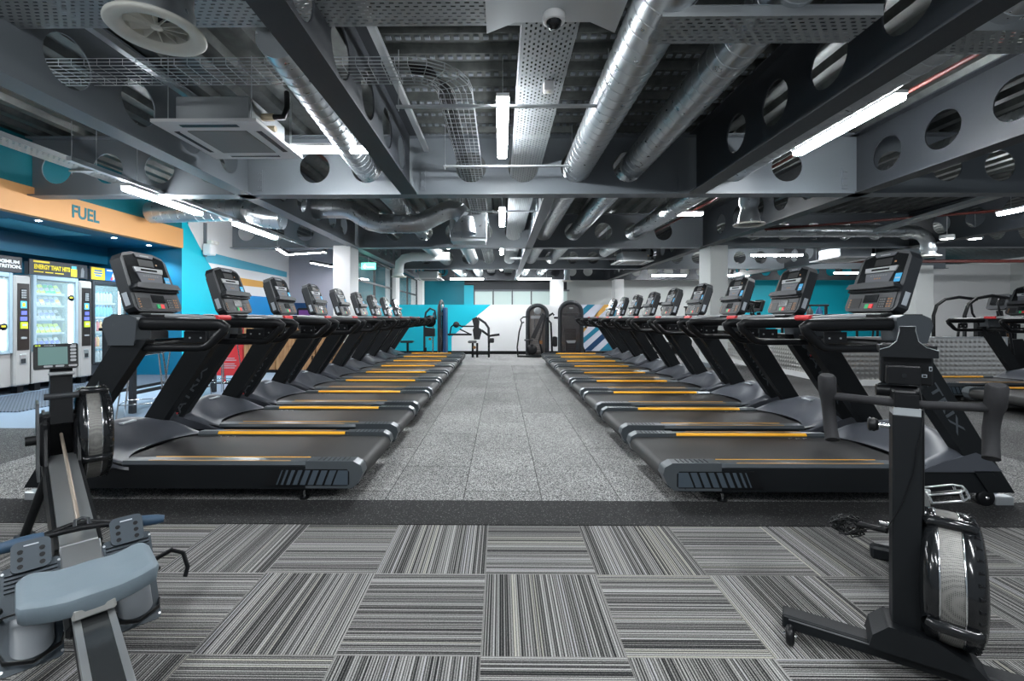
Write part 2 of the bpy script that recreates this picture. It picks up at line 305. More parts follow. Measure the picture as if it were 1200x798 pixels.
    def lathe(s, prof, c, m, n=28, axis='z', a0=0, a1=2 * pi):
        vs = []; full = abs(a1 - a0 - 2 * pi) < 1e-6; k = n if full else n + 1
        for r, h in prof:
            for i in range(k):
                a = a0 + (a1 - a0) * i / n; x, y = r * cos(a), r * sin(a)
                vs.append({'z': (c[0] + x, c[1] + y, c[2] + h), 'x': (c[0] + h, c[1] + x, c[2] + y), 'y': (c[0] + y, c[1] + h, c[2] + x)}[axis])
        fs = [(j * k + i, j * k + (i + 1) % k, (j + 1) * k + (i + 1) % k, (j + 1) * k + i) for j in range(len(prof) - 1) for i in range(n if full else n)]
        return s.add(vs, fs, m, True)
    def grid(s, fn, nu, nv, m, smooth=True):
        vs = [fn(i / nu, j / nv) for i in range(nu + 1) for j in range(nv + 1)]
        return s.add(vs, [(i * (nv + 1) + j, (i + 1) * (nv + 1) + j, (i + 1) * (nv + 1) + j + 1, i * (nv + 1) + j + 1) for i in range(nu) for j in range(nv)], m, smooth)
    def build(s, name, parent=None, bevel=0.0, recalc=True, subsurf=0):
        me = bpy.data.meshes.new(name); me.from_pydata(s.v, [], s.f); me.update()
        for m in s.mats: me.materials.append(m)
        for p, i, sm in zip(me.polygons, s.mi, s.sm): p.material_index = i; p.use_smooth = sm
        if recalc:
            b = bmesh.new(); b.from_mesh(me); bmesh.ops.recalc_face_normals(b, faces=b.faces); b.to_mesh(me); b.free()
        o = bpy.data.objects.new(name, me); C.objects.link(o)
        if parent: o.parent = parent
        if subsurf:
            md = o.modifiers.new('smooth', 'SUBSURF'); md.levels = md.render_levels = subsurf
        if bevel:
            md = o.modifiers.new('bevel', 'BEVEL'); md.width = bevel; md.segments = 2; md.limit_method = 'ANGLE'; md.angle_limit = R(40)
        return o

def tag(o, label=None, cat=None, group=None, kind=None):
    if label: o['label'] = label
    if cat: o['category'] = cat
    if group: o['group'] = group
    if kind: o['kind'] = kind
    return o
def thing(name, loc, label, cat, rz=0, group=None):
    o = bpy.data.objects.new(name, None); C.objects.link(o); o.location = loc; o.rotation_euler = (0, 0, rz); o.empty_display_size = 0.1
    return tag(o, label, cat, group)
def kids(o): return [c for c in bpy.data.objects if c.parent is o]
KID = {}
def copy_tree(o, parent=None, tree=None):
    if tree is None:
        tree = {}
        for c in bpy.data.objects:
            if c.parent: tree.setdefault(c.parent.name, []).append(c)
    c = o.copy(); C.objects.link(c)
    if parent: c.parent = parent
    for ch in tree.get(o.name, []): copy_tree(ch, c, tree)
    return c
def clone(o, loc, rz=None, label=None, group=None):
    c = copy_tree(o); c.location = loc
    if rz is not None: c.rotation_euler = (0, 0, rz)
    if label: c['label'] = label
    if group: c['group'] = group
    return c
def struct(o): o['kind'] = 'structure'; return o
def box_obj(name, m, x0, x1, y0, y1, z0, z1, parent=None, bev=0.0): return MB().box(x0, x1, y0, y1, z0, z1, m, bev).build(name, parent)

def text_mesh(txt, size, m, mtx, depth=0.002, bold=0.0, fit=None):
    """lettering as a thin mesh lying in the plane of mtx; fit = total width"""
    cu = bpy.data.curves.new('lettering', 'FONT'); cu.body = txt; cu.size = size; cu.extrude = depth; cu.offset = bold; cu.align_x = 'CENTER'; cu.align_y = 'CENTER'
    cu.resolution_u = 3
    t = bpy.data.objects.new('lettering', cu); C.objects.link(t)
    bpy.context.view_layer.update()
    me = bpy.data.meshes.new_from_object(t.evaluated_get(bpy.context.evaluated_depsgraph_get()))
    bpy.data.objects.remove(t); bpy.data.curves.remove(cu)
    if fit:
        xs = [v.co.x for v in me.vertices]; k = fit / max(1e-6, max(xs) - min(xs)); me.transform(Matrix.Diagonal((k, 1, 1, 1)))
    me.transform(mtx); me.materials.clear(); me.materials.append(M[m] if isinstance(m, str) else m)
    return me
def text_obj(name, txt, size, m, mtx, parent=None, **k):
    o = bpy.data.objects.new(name, text_mesh(txt, size, m, mtx, **k)); C.objects.link(o)
    if parent: o.parent = parent
    return o
def frame(o, x, y):
    x = Vector(x).normalized(); y = Vector(y); y = (y - x * y.dot(x)).normalized(); z = x.cross(y)
    return Matrix(((x.x, y.x, z.x, o[0]), (x.y, y.y, z.y, o[1]), (x.z, y.z, z.z, o[2]), (0, 0, 0, 1)))

# ================================================================== THE ROOM
def plane_obj(name, m, x0, x1, y0, y1, z, th=0.02): return struct(box_obj(name, m, x0, x1, y0, y1, z - th, z))
plane_obj('floor', 'carpet', -9, 14, -2.0, 2.54, 0.0)
plane_obj('floor_edge_strip', 'strip', -9, 14, 2.54, 2.875, 0.004)
plane_obj('floor_rubber', 'rubber', -3.95, 4.2, 2.875, 11.05, 0.0)
plane_obj('floor_rubber_side', 'rubber_dark', 4.2, 14, 2.875, 11.05, 0.0)
plane_obj('floor_rubber_entrance', 'rubber_dark', -9, -3.95, 2.875, 4.72, 0.0)
plane_obj('floor_vinyl', 'vinyl', -9, -3.95, 4.72, 11.05, 0.0)
plane_obj('floor_far', 'farfloor', -12, 22, 11.05, 24.5, 0.0)
tag(box_obj('entrance_mat', 'matdots', -7.25, -5.9, 5.5, 9.2, 0.0005, 0.012), 'dark studded rubber mat on the floor along the vending machines', 'mat')

# ceiling deck: trapezoidal metal sheet
def deck(name, x0, x1, y0, y1, along):
    b = MB(); pitch = 0.30; prof = [(0, 0), (0.11, 0), (0.15, 0.07), (0.26, 0.07), (0.30, 0)]
    a0, a1 = (y0, y1) if along == 'x' else (x0, x1); t = a0; pts = []
    while t < a1 - 1e-3:
        for p, h in prof[:-1]: pts.append((min(t + p, a1), 3.60 + h))
        t += pitch
    pts.append((a1, 3.60))
    for i in range(len(pts) - 1):
        (p, h), (q, g) = pts[i], pts[i + 1]
        if along == 'x': b.quad((x0, p, h), (x1, p, h), (x1, q, g), (x0, q, g), 'deck')
        else: b.quad((p, y0, h), (p, y1, h), (q, y1, g), (q, y0, g), 'deck')
    if along == 'x':   # rows of embossed dimples in the troughs
        t = a0 + 0.055
        while t < a1:
            x = x0 + 0.05
            while x < x1: b.box(x, x + 0.045, t - 0.022, t + 0.022, 3.586, 3.601, 'steel'); x += 0.085
            t += pitch
    return struct(b.build(name, recalc=False))
deck('ceiling', -1.22, 2.60, 1.2, 6.16, 'x')
deck('ceiling_bay_west', -12, -1.22, 1.2, 6.16, 'y')
deck('ceiling_bay_east', 2.60, 16, 1.2, 6.16, 'y')
deck('ceiling_far', -12, 22, 6.16, 24.5, 'y')
struct(box_obj('ceiling_slab', 'steel_dark', -12, 22, 1.0, 24.5, 3.72, 3.8))

# walls -----------------------------------------------------------
WX = -6.4
lw = MB(); lw.box(WX - 0.12, WX, 9.25, 13.7, 0, 3.6, 'white'); lw.box(WX - 0.12, WX, 3.2, 9.25, 2.93, 3.6, 'dteal')
struct(lw.build('wall_left'))
tl = MB()   # painted shapes on that wall, each its own flat strip of paint
def paint(name, pts, m, x=WX + 0.004):
    b = MB(); n = len(pts); b.add([(x, p[0], p[1]) for p in pts] + [(x - 0.004, p[0], p[1]) for p in pts], [tuple(range(n)), tuple(range(2 * n - 1, n - 1, -1))] + [(i, (i + 1) % n, n + (i + 1) % n, n + i) for i in range(n)], m)
    return struct(b.build(name))
paint('trim_1', [(9.07, 3.6), (9.12, 3.2), (9.75, 2.5), (10.15, 2.1), (10.9, 1.16), (11.6, 0.0), (9.07, 0)], 'cyan')
paint('trim_2', [(9.63, 2.60), (9.86, 2.36), (13.55, 2.36), (13.55, 2.52)], 'lblue')
paint('trim_3', [(10.6, 2.14), (10.9, 1.95), (13.55, 1.98), (13.55, 2.12)], 'stripe_orange')
paint('trim_4', [(11.0, 1.72), (13.55, 1.72), (13.55, 0.5), (12.2, 0.5)], 'vblue')
struct(box_obj('trim_5', 'dteal', WX - 0.1, WX + 0.001, 3.2, 9.07, 2.93, 3.6))
# fascia over the vending niche
fa = thing('fascia_sign', (WX, 6.2, 2.55), 'long orange fascia board lettered over the vending machines', 'sign')
box_obj('board', 'orange', -0.10, 0.03, -3.0, 2.87, 0.0, 0.385, fa)
text_obj('lettering', 'FUEL', 0.26, 'dteal', frame((0.033, 0.72, 0.185), (0, 1, 0), (0, 0, 1)), fa, bold=0.007, fit=0.46)
ni = MB(); ni.box(-8.6, -8.5, 3.2, 9.2, 0, 2.6, 'niche'); struct(ni.build('wall_niche_back'))
struct(box_obj('wall_niche_end', 'niche', -8.5, WX, 9.07, 9.2, 0, 2.6))
struct(box_obj('ceiling_niche', 'niche', -8.5, WX - 0.1, 3.2, 9.07, 2.55, 2.62))
struct(box_obj('trim_6', 'niche', -8.5, -7.9, 3.2, 9.07, 2.22, 2.55))
struct(box_obj('trim_7', 'lblue', -7.6, -6.9, 6.3, 7.6, 2.540, 2.552))
for k, (x, y) in enumerate([(-6.62, 6.45), (-6.72, 7.85), (-6.76, 8.68), (-6.6, 5.2)]):
    b = MB(); b.lathe([(0.001, -0.004), (0.035, -0.004)], (0, 0, 0), 'spot', 20); o = thing('downlight', (x, y, 2.55), ['round downlight in the soffit below the fascia lettering', 'round downlight in the soffit above the tall fridge', 'round downlight at the end corner of the niche soffit', 'round downlight over the first vending machine'][k], 'downlight')
    b.build('lens', o, recalc=False); MB().lathe([(0.035, -0.006), (0.05, -0.006), (0.052, 0.0)], (0, 0, 0), 'white', 20).build('bezel', o)
    li = bpy.data.lights.new('downlight_glow', 'SPOT'); li.energy = 55; li.color = (0.7, 0.9, 1.0); li.spot_size = R(120); li.shadow_soft_size = 0.04; li.spot_blend = 0.6
    lo = bpy.data.objects.new('downlight_glow', li); C.objects.link(lo); lo.parent = o; lo.location = (0, 0, -0.02)

gw = MB(); gw.box(-6.4, -4.75, 13.7, 13.8, 0, 3.6, 'grey_wall'); struct(gw.build('wall_lobby'))
b = MB(); n = [(-5.10, 2.8), (-4.75, 2.8), (-4.75, 1.2), (-4.95, 2.0)]
b.prism(n, 'y', 13.69, 13.70, 'teal'); struct(b.build('trim_8'))
struct(box_obj('trim_9', 'navy', -6.4, -5.25, 13.685, 13.70, 0, 1.6))
# low partition at the far end
pt = MB(); pt.box(-4.6, 3.85, 14.4, 14.52, 0.06, 1.565, 'white'); struct(pt.build('wall_partition'))
def pp(name, pts, m, y=14.396): b = MB(); b.prism(pts, 'y', y, 14.4, m); return struct(b.build(name))
pp('trim_10', [(-4.6, 0.1), (-1.55, 0.1), (-1.55, 0.55), (-0.31, 1.565), (-4.6, 1.565)], 'cyan')
pp('trim_11', [(2.35, 0.1), (3.85, 0.1), (3.85, 1.565), (2.35, 1.565)], 'lilac', 14.397)
st = [('trim_12', [(2.35, 1.20), (2.35, 0.98), (2.98, 1.565), (2.74, 1.565)], 'mteal'), ('trim_13', [(2.35, 0.33), (2.35, 0.52), (3.50, 1.565), (3.27, 1.565)], 'stripe_orange'),
      ('trim_14', [(2.36, 0.12), (2.36, 0.30), (3.80, 1.54), (3.84, 1.40)], 'mteal'), ('trim_15', [(2.62, 0.11), (2.86, 0.11), (3.84, 1.0), (3.84, 1.22)], 'navy'), ('trim_16', [(3.12, 0.11), (3.84, 0.11), (3.84, 0.78)], 'mteal')]
for k, (n_, p_, m_) in enumerate(st): pp(n_, p_, m_, 14.392 - 0.001 * k)
struct(box_obj('baseboard_partition', 'black', -4.6, 3.85, 14.37, 14.4, 0, 0.10))
# end wall of the hall
BY = 22.0
bw = MB(); bw.box(-12, -1.75, BY, BY + 0.1, 0, 3.6, 'teal'); bw.box(-1.75, 3.2, BY, BY + 0.1, 0, 1.7, 'pale'); bw.box(-1.75, 3.2, BY, BY + 0.1, 2.5, 3.6, 'steel_dark'); bw.box(3.2, 11.2, BY, BY + 0.1, 0, 3.6, 'pale'); bw.box(11.2, 22, BY, BY + 0.1, 0, 3.6, 'cyan')
struct(bw.build('wall_back'))
struct(box_obj('trim_17', 'cyan', -1.75, -1.3, BY - 0.25, BY, 0, 2.7))
for k in range(5):
    x = -1.28 + k * 0.92; wn_ = MB(); wn_.box(x + 0.03, x + 0.89, BY + 0.03, BY + 0.05, 1.7, 2.42, 'frost'); o = struct(wn_.build('window_%d' % (k + 1)))
    MB().box(x, x + 0.03, BY - 0.03, BY + 0.06, 1.7, 2.5, 'steel_dark').box(x, x + 0.92, BY - 0.03, BY + 0.06, 2.42, 2.5, 'steel').build('window_frame', o)
struct(MB().prism([(13.2, 0.6), (13.5, 0.6), (15.0, 3.0), (14.7, 3.0)], 'y', BY - 0.01, BY, 'white').build('trim_18'))
struct(box_obj('wall_east', 'pale', 17.6, 17.7, 12.8, 19.0, 0, 3.2))
struct(box_obj('wall_right', 'white', 16.9, 22, 18.9, 19.0, 0, 3.15))
struct(box_obj('wall_right_return', 'white', 14.6, 17.6, 15.9, 16.0, 0, 3.0))

# columns ---------------------------------------------------------
def column(x0, x1, y0, y1, label, m='white'):
    o = thing('column', ((x0 + x1) / 2, (y0 + y1) / 2, 0), label, 'column'); hx, hy = (x1 - x0) / 2, (y1 - y0) / 2
    MB().box(-hx, hx, -hy, hy, 0, 2.82, m, 0.008).build('shaft', o)
    MB().box(-hx - 0.012, hx + 0.012, -hy - 0.012, hy + 0.012, 0, 0.1, 'steel').build('plinth', o); return o
column(-3.86, -3.46, 10.45, 11.05, 'white boxed column at the near end of the glazed partition')
column(-3.86, -3.50, 15.2, 15.75, 'white boxed column midway along the glazed partition')
column(-3.9, -3.4, 19.8, 20.3, 'white boxed column at the far end of the glazed partition')
column(4.82, 5.22, 10.5, 11.1, 'pale square column rising behind the right-hand treadmill row', 'pale')
column(4.95, 5.35, 19.8, 20.3, 'slim white column far beyond the right-hand row, past the striped partition')
column(2.2, 2.75, 19.9, 20.4, 'white column behind the partition above the two arched weight machines')
column(13.2, 13.75, 14.6, 15.1, 'pale grey column in front of the white wall on the far right', 'pale')

# glazed partition between the columns on the left
gp = thing('glazed_partition', (-3.66, 11.05, 0), 'dark framed glass partition running between the white columns', 'partition')
for y0, y1 in ((0, 4.15), (4.7, 8.75)):
    f_ = MB()
    for z in (0.0, 1.0, 2.1, 2.75): f_.box(-0.03, 0.03, y0, y1, z, z + 0.05, 'steel_dark')
    for y in (y0, (y0 + y1) / 2, y1 - 0.05): f_.box(-0.03, 0.03, y, y + 0.05, 0, 2.8, 'steel_dark')
    f_.build('frame', gp); MB().box(-0.005, 0.005, y0, y1, 0.05, 2.75, 'glass').build('pane', gp)

# ------------------------------------------------------------------ steel frame of the ceiling
ZB, ZT = 2.82, 3.60
def cell_web(b, L0, L1, c, holes, r, axis, m, th=0.014):
    """web plate with round openings along 'x' or 'y' at constant c"""
    def P(t, z, o): return (t, c + o, z) if axis == 'x' else (c + o, t, z)
    zc = (ZB + ZT) / 2 - 0.02; hs = [h for h in sorted(holes) if L0 + r < h < L1 - r]; cur = L0
    for o in (-th / 2, th / 2):
        cur = L0
        for h in hs:
            a, e = h - r - 0.05, h + r + 0.05
            b.quad(P(cur, ZB, o), P(a, ZB, o), P(a, ZT, o), P(cur, ZT, o), m)
            n = 24; ins = []; out = []
            for i in range(n):
                an = 2 * pi * i / n + pi / n * 0; dx, dz = cos(an), sin(an); ins.append((h + r * dx, zc + r * dz))
                wx = (e - a) / 2; zt = (ZT - zc) if dz > 0 else (zc - ZB)
                k = min(wx / max(abs(dx), 1e-6), zt / max(abs(dz), 1e-6)); out.append([h + k * dx, zc + k * dz])
            for cx_, cz_ in ((a, ZB), (a, ZT), (e, ZB), (e, ZT)):
                j = min(range(n), key=lambda i: (out[i][0] - cx_) ** 2 + (out[i][1] - cz_) ** 2); out[j] = [cx_, cz_]
            vs = [P(x, z, o) for x, z in ins] + [P(x, z, o) for x, z in out]
            b.add(vs, [(i, (i + 1) % n, n + (i + 1) % n, n + i) for i in range(n)], m)
            if o > 0:
                vs = [P(x, z, -th / 2) for x, z in ins] + [P(x, z, th / 2) for x, z in ins]; b.add(vs, [(i, (i + 1) % n, n + (i + 1) % n, n + i) for i in range(n)], m)
            cur = e
        b.quad(P(cur, ZB, o), P(L1, ZB, o), P(L1, ZT, o), P(cur, ZT, o), m)
def beam(axis, L0, L1, c, label, m='steel', fw=0.21, junc=(), off=0.0, r=0.205, pitch=0.708):
    o = thing('steel_beam', ((L0, c, ZB) if axis == 'x' else (c, L0, ZB)), label, 'beam')
    b = MB(Matrix.Translation(-Vector(o.location)))
    k0 = math.ceil((L0 + 0.35 - off) / pitch); hs = []
    t = off + k0 * pitch
    while t < L1 - 0.35:
        if all(abs(t - j) > 0.34 for j in junc): hs.append(t)
        t += pitch
    cell_web(b, L0, L1, c, hs, r, axis, m); b.build('web', o, recalc=False)
    for nm, z0, z1 in (('bottom_flange', ZB - 0.018, ZB), ('top_flange', ZT - 0.018, ZT)):
        f = MB(Matrix.Translation(-Vector(o.location)))
        if axis == 'x': f.box(L0, L1, c - fw / 2, c + fw / 2, z0, z1, m)
        else: f.box(c - fw / 2, c + fw / 2, L0, L1, z0, z1, m)
        f.build(nm, o)
    pl = MB(Matrix.Translation(-Vector(o.location)))   # bolted end plates at the junctions
    for j in junc:
        if axis == 'x' and L0 < j < L1:
            for s_ in (-0.17, 0.17):
                pl.box(j + s_ - 0.035, j + s_ + 0.035, c - 0.022, c - 0.007, ZB + 0.06, ZB + 0.34, m)
                for q in range(3):
                    for e in (-0.018, 0.018): pl.cyl((j + s_ + e, c - 0.034, ZB + 0.11 + q * 0.09), (j + s_ + e, c - 0.02, ZB + 0.11 + q * 0.09), 0.009, m, 6)
    if pl.v: pl.build('bolted_plate', o)
    return o
JX = [-3.44, -1.22, 2.60, 4.78]
beam('x', -8.4, 12.0, 6.16, 'nearest deep grey cellular beam crossing the whole ceiling, first row of round openings', 'steel', junc=JX, off=0.307)
beam('x', -8.4, 14.0, 10.80, 'second cellular cross beam, meeting the tops of the near columns', 'steel', junc=[-3.44, 0.67, 4.78], off=0.307)
beam('x', -3.4, 15.0, 15.5, 'third cellular cross beam, above the low partition', 'steel', junc=[-3.44, 0.67, 4.78], off=0.307)
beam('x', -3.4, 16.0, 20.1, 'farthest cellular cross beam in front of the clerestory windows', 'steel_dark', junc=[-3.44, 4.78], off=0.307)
beam('y', 1.3, 10.7, -3.44, 'long cellular beam running over the left-hand treadmill row to the white column', 'steel', junc=[6.16], off=4.33 - 0.04)
beam('y', 10.9, 20.0, -3.44, 'pale cellular beam over the glazed partition, continuing past the near column', 'steel', junc=[15.5], off=0.1)
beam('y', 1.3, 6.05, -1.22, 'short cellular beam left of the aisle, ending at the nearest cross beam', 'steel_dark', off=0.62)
beam('y', 6.27, 20.0, 0.67, 'narrow beam over the aisle beyond the nearest cross beam', 'steel', fw=0.16, r=0.15, junc=[10.8, 15.5], off=0.3)
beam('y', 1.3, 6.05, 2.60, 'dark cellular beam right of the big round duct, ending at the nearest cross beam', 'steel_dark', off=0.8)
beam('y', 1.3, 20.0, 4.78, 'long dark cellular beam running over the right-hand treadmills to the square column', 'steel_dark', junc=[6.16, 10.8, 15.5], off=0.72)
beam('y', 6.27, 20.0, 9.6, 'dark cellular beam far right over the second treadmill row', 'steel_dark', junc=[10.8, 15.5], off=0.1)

# ------------------------------------------------------------------ round ducts
def arc(c, r, a0, a1, n, f): return [f(c, r, a0 + (a1 - a0) * i / n) for i in range(n + 1)]
def duct(name, path, r, label, m='duct', ribs=0.14, n=24):
    b = MB(); b.tube(path, r, m, n, True, ribs=ribs); return tag(b.build(name), label, 'duct')
duct('spiral_duct', [(1.03, 2.2, 3.17), (1.03, 21, 3.17)], 0.185, 'bright galvanised spiral duct running along the aisle, threaded through the beams, nearest the centre')
duct('spiral_duct', [(1.75, 1.3, 3.17), (1.75, 21, 3.17)], 0.165, 'second galvanised spiral duct beside the brightest one, running away over the aisle edge')
duct('spiral_duct', [(3.18, 1.3, 3.17), (3.18, 14, 3.17)], 0.155, 'dim galvanised duct beside the long tube light over the right-hand row')
duct('spiral_duct', [(5.35, 1.3, 3.17), (5.35, 14.5, 3.17)], 0.13, 'dark flexible duct under the openings right of the long dark beam', ribs=0.07)
duct('spiral_duct', [(-1.62, 3.28, 3.19), (-1.83, 6.2, 3.18), (-1.83, 10.6, 3.17)], 0.155, 'galvanised duct between the ceiling cassette and the aisle, passing through the nearest cross beam')
duct('spiral_duct', [(-0.95, 10.0, 3.15), (-0.95, 21, 3.15)], 0.19, 'wide pale duct beyond the second cross beam, left of the cable baskets')
duct('spiral_duct', [(-2.0, 11.2, 3.1), (-1.6, 21, 3.1)], 0.17, 'pale duct beyond the second cross beam, nearest the glazed partition')
duct('offset_duct', [(-6.2, 8.0, 3.02), (-4.9, 8.0, 3.05), (-4.5, 8.0, 3.05), (-4.15, 8.0, 2.93), (-3.85, 8.0, 2.90)], 0.185, 'galvanised duct with an offset bend crossing behind the long left beam')
duct('offset_duct', [(-3.6, 8.35, 3.16), (-2.9, 8.35, 3.16), (-2.72, 8.35, 3.12), (-2.4, 8.35, 2.93), (-2.2, 8.35, 2.88), (-1.55, 8.35, 2.88), (-1.42, 8.35, 2.91), (-1.05, 8.35, 3.10), (-0.92, 8.35, 3.14), (-0.78, 8.35, 3.12), (-0.68, 8.35, 3.02)], 0.17, 'shiny duct stepping up to the grey plenum box behind the nearest cross beam')
pb = thing('plenum_box', (-0.62, 8.9, 2.62), 'pale blue-grey sheet metal plenum box hanging behind the nearest cross beam', 'duct box')
MB().box(-0.35, 0.35, -0.25, 0.25, 0.06, 0.55, 'duct', 0.006).build('body', pb); MB().box(-0.33, 0.33, -0.23, 0.23, 0.0, 0.06, 'steel_light').build('base', pb)
MB().lathe([(0.22, -0.1), (0.17, 0.2)], (-0.05, -0.45, 0.2), 'duct', 24).build('spigot', pb)
duct('elbow_duct', [(4.9, 10.1, 3.06), (8.9, 10.1, 3.06), (9.15, 10.1, 3.03), (9.3, 10.1, 2.95), (9.38, 10.1, 2.83), (9.40, 10.1, 2.66)], 0.13, 'horizontal galvanised duct turning down above the nearest right-hand console')
duct('elbow_duct', [(-1.5, 13.4, 2.95), (-2.6, 13.4, 2.95), (-2.85, 13.4, 2.9), (-2.97, 13.4, 2.78), (-3.0, 13.4, 2.52)], 0.13, 'white painted duct elbow turning down beside the second white column', 'white')
def bell(x, y, z, label, h=0.45, r=0.14, R2=0.22, m='duct'):
    o = thing('supply_diffuser', (x, y, z), label, 'diffuser')
    MB().lathe([(r, h), (r, h * 0.62), (r * 0.8, h * 0.5), (r * 1.0, h * 0.3), (r * 1.15, 0.02)], (0, 0, 0), m, 28).build('neck', o)
    MB().lathe([(r * 1.1, 0.0), (R2, -0.01), (R2, 0.01), (r * 1.1, 0.03)], (0, 0, 0), 'offwhite', 32).build('collar', o)
    MB().lathe([(r * 1.05, 0.02), (0.03, 0.02), (0.001, 0.0)], (0, 0, 0), 'louvre_grey', 24).build('vane_plate', o)
    if h > 0.3: MB().cyl((0, 0, h - 0.02), (0, 0, 3.6 - z), r, m, 20).build('drop_duct', o)
    return o
bell(3.80, 7.0, 2.58, 'bell shaped galvanised diffuser hanging below the nearest cross beam on the right', 0.5)
bell(9.40, 10.1, 2.50, 'round diffuser under the duct elbow above the nearest right-hand console', 0.2)
bell(-3.0, 13.4, 2.36, 'white round diffuser under the white duct elbow', 0.2, m='white')
bell(2.45, 16.8, 2.50, 'small round diffuser above the arched weight machines', 0.45, 0.11, 0.2)

# big swirl diffuser hanging near the camera
sd = thing('swirl_diffuser', (-2.10, 2.76, 2.90), 'large round off-white swirl diffuser hanging from the ceiling nearest the camera', 'diffuser')
MB().lathe([(0.165, 0.03), (0.185, 0.0), (0.25, -0.005), (0.262, 0.006), (0.258, 0.02), (0.20, 0.05), (0.19, 0.12)], (0, 0, 0), 'offwhite', 48).build('rim', sd)
MB().lathe([(0.200, 0.05), (0.200, 0.15), (0.19, 0.16), (0.19, 0.70)], (0, 0, 0), 'duct', 40).build('drum', sd)
MB().lathe([(0.168, 0.03), (0.172, 0.10)], (0, 0, 0), 'offwhite', 40).lathe([(0.172, 0.10), (0.001, 0.11)], (0, 0, 0), 'dgrey', 40).build('throat', sd)
for k in range(12):
    a = 2 * pi * k / 12; v = MB(Matrix.Rotation(a, 4, 'Z'))
    v.add([(0.02, -0.004, 0.03), (0.168, -0.010, 0.03), (0.168, 0.018, 0.085), (0.02, 0.004, 0.06), (0.02, -0.001, 0.03), (0.168, -0.006, 0.03), (0.168, 0.022, 0.085), (0.02, 0.007, 0.06)], [(0, 1, 2, 3), (7, 6, 5, 4), (0, 4, 5, 1), (3, 2, 6, 7)], 'offwhite'); v.build('vane', sd)
MB().lathe([(0.001, 0.022), (0.03, 0.026), (0.03, 0.05), (0.001, 0.052)], (0, 0, 0), 'offwhite', 20).build('hub', sd)

# ------------------------------------------------------------------ cable trays and baskets
def tray(name, pts, wd, label, side=0.05, m='perf'):
    """flat perforated tray between two points, turned up edges"""
    a, e = Vector(pts[0]), Vector(pts[1]); d = (e - a); L_ = d.length; rz = math.atan2(d.y, d.x)
    o = thing(name, a, label, 'cable tray', rz)
    MB().box(0, L_, -wd / 2, wd / 2, 0, 0.002, m).build('bed', o)
    for s_ in (-1, 1): MB().box(0, L_, s_ * wd / 2 - 0.002, s_ * wd / 2 + 0.002, 0, side, 'galv').box(0, L_, s_ * wd / 2 - 0.008, s_ * wd / 2 + 0.008, side, side + 0.004, 'galv').build('edge', o)
    return o
tray('cable_tray', [(-6.3, 2.98, 3.22), (0.15, 2.98, 3.22)], 0.46, 'wide perforated cable tray crossing the ceiling nearest the camera')
tray('cable_tray', [(0.97, 2.87, 2.96), (2.28, 2.87, 2.96)], 0.27, 'perforated tray bridging between the big ducts at the top of the view', side=0.06)
tray('cable_tray', [(0.35, 2.4, 3.215), (0.35, 21, 3.215)], 0.40, 'long perforated cable tray running along the aisle beside the centre lights')
tray('cable_tray', [(2.75, 3.05, 2.98), (3.6, 3.05, 2.98)], 0.26, 'short perforated tray piece above the long tube light', side=0.06)
tray('cable_tray', [(-5.2, 3.0, 3.0), (-5.2, 7.6, 3.0)], 0.25, 'perforated tray running along over the entrance floor towards the nearest cross beam')
tray('cable_tray', [(7.3, 6.5, 2.95), (7.9, 9.6, 2.95)], 0.2, 'ladder-like tray far right under the dark ceiling bay')
tray('cable_tray', [(0.3, 14.6, 3.02), (5.2, 14.6, 3.02)], 0.25, 'thin cable tray crossing over the aisle in front of the third cross beam')
# octagonal junction plate with the dome camera
jp = MB(); a = 0.46; c = 0.2
jp.prism([(-a + c, -a), (a - c, -a), (a, -a + c), (a, a - c), (a - c, a * 0.3), (-a + c, a * 0.3), (-a, a - c), (-a, -a + c)], 'z', 0, 0.003, 'galv')
jpo = jp.build('tray_junction_plate'); jpo.location = (0.36, 3.02, 3.205); tag(jpo, 'solid grey junction plate joining the crossing cable trays', 'plate')
dc = thing('dome_camera', (0.36, 3.08, 3.205), 'white dome security camera under the tray junction plate', 'camera')
MB().lathe([(0.001, 0), (0.075, 0), (0.078, -0.012), (0.075, -0.045), (0.058, -0.055), (0.052, -0.05)], (0, 0, 0), 'white', 32).build('body', dc)
MB().lathe([(0.052, -0.05), (0.045, -0.075), (0.028, -0.092), (0.001, -0.098)], (0, 0, 0), 'gloss', 28).build('dome', dc)
so = thing('sensor_box', (0.42, 3.98, 3.19), 'small white square sensor fixed under the aisle cable tray', 'sensor')
MB().box(-0.045, 0.045, -0.045, 0.045, -0.06, 0.02, 'white', 0.008).build('body', so); MB().lathe([(0.02, -0.062), (0.001, -0.07)], (0, 0, 0), 'offwhite', 14).build('lens', so)

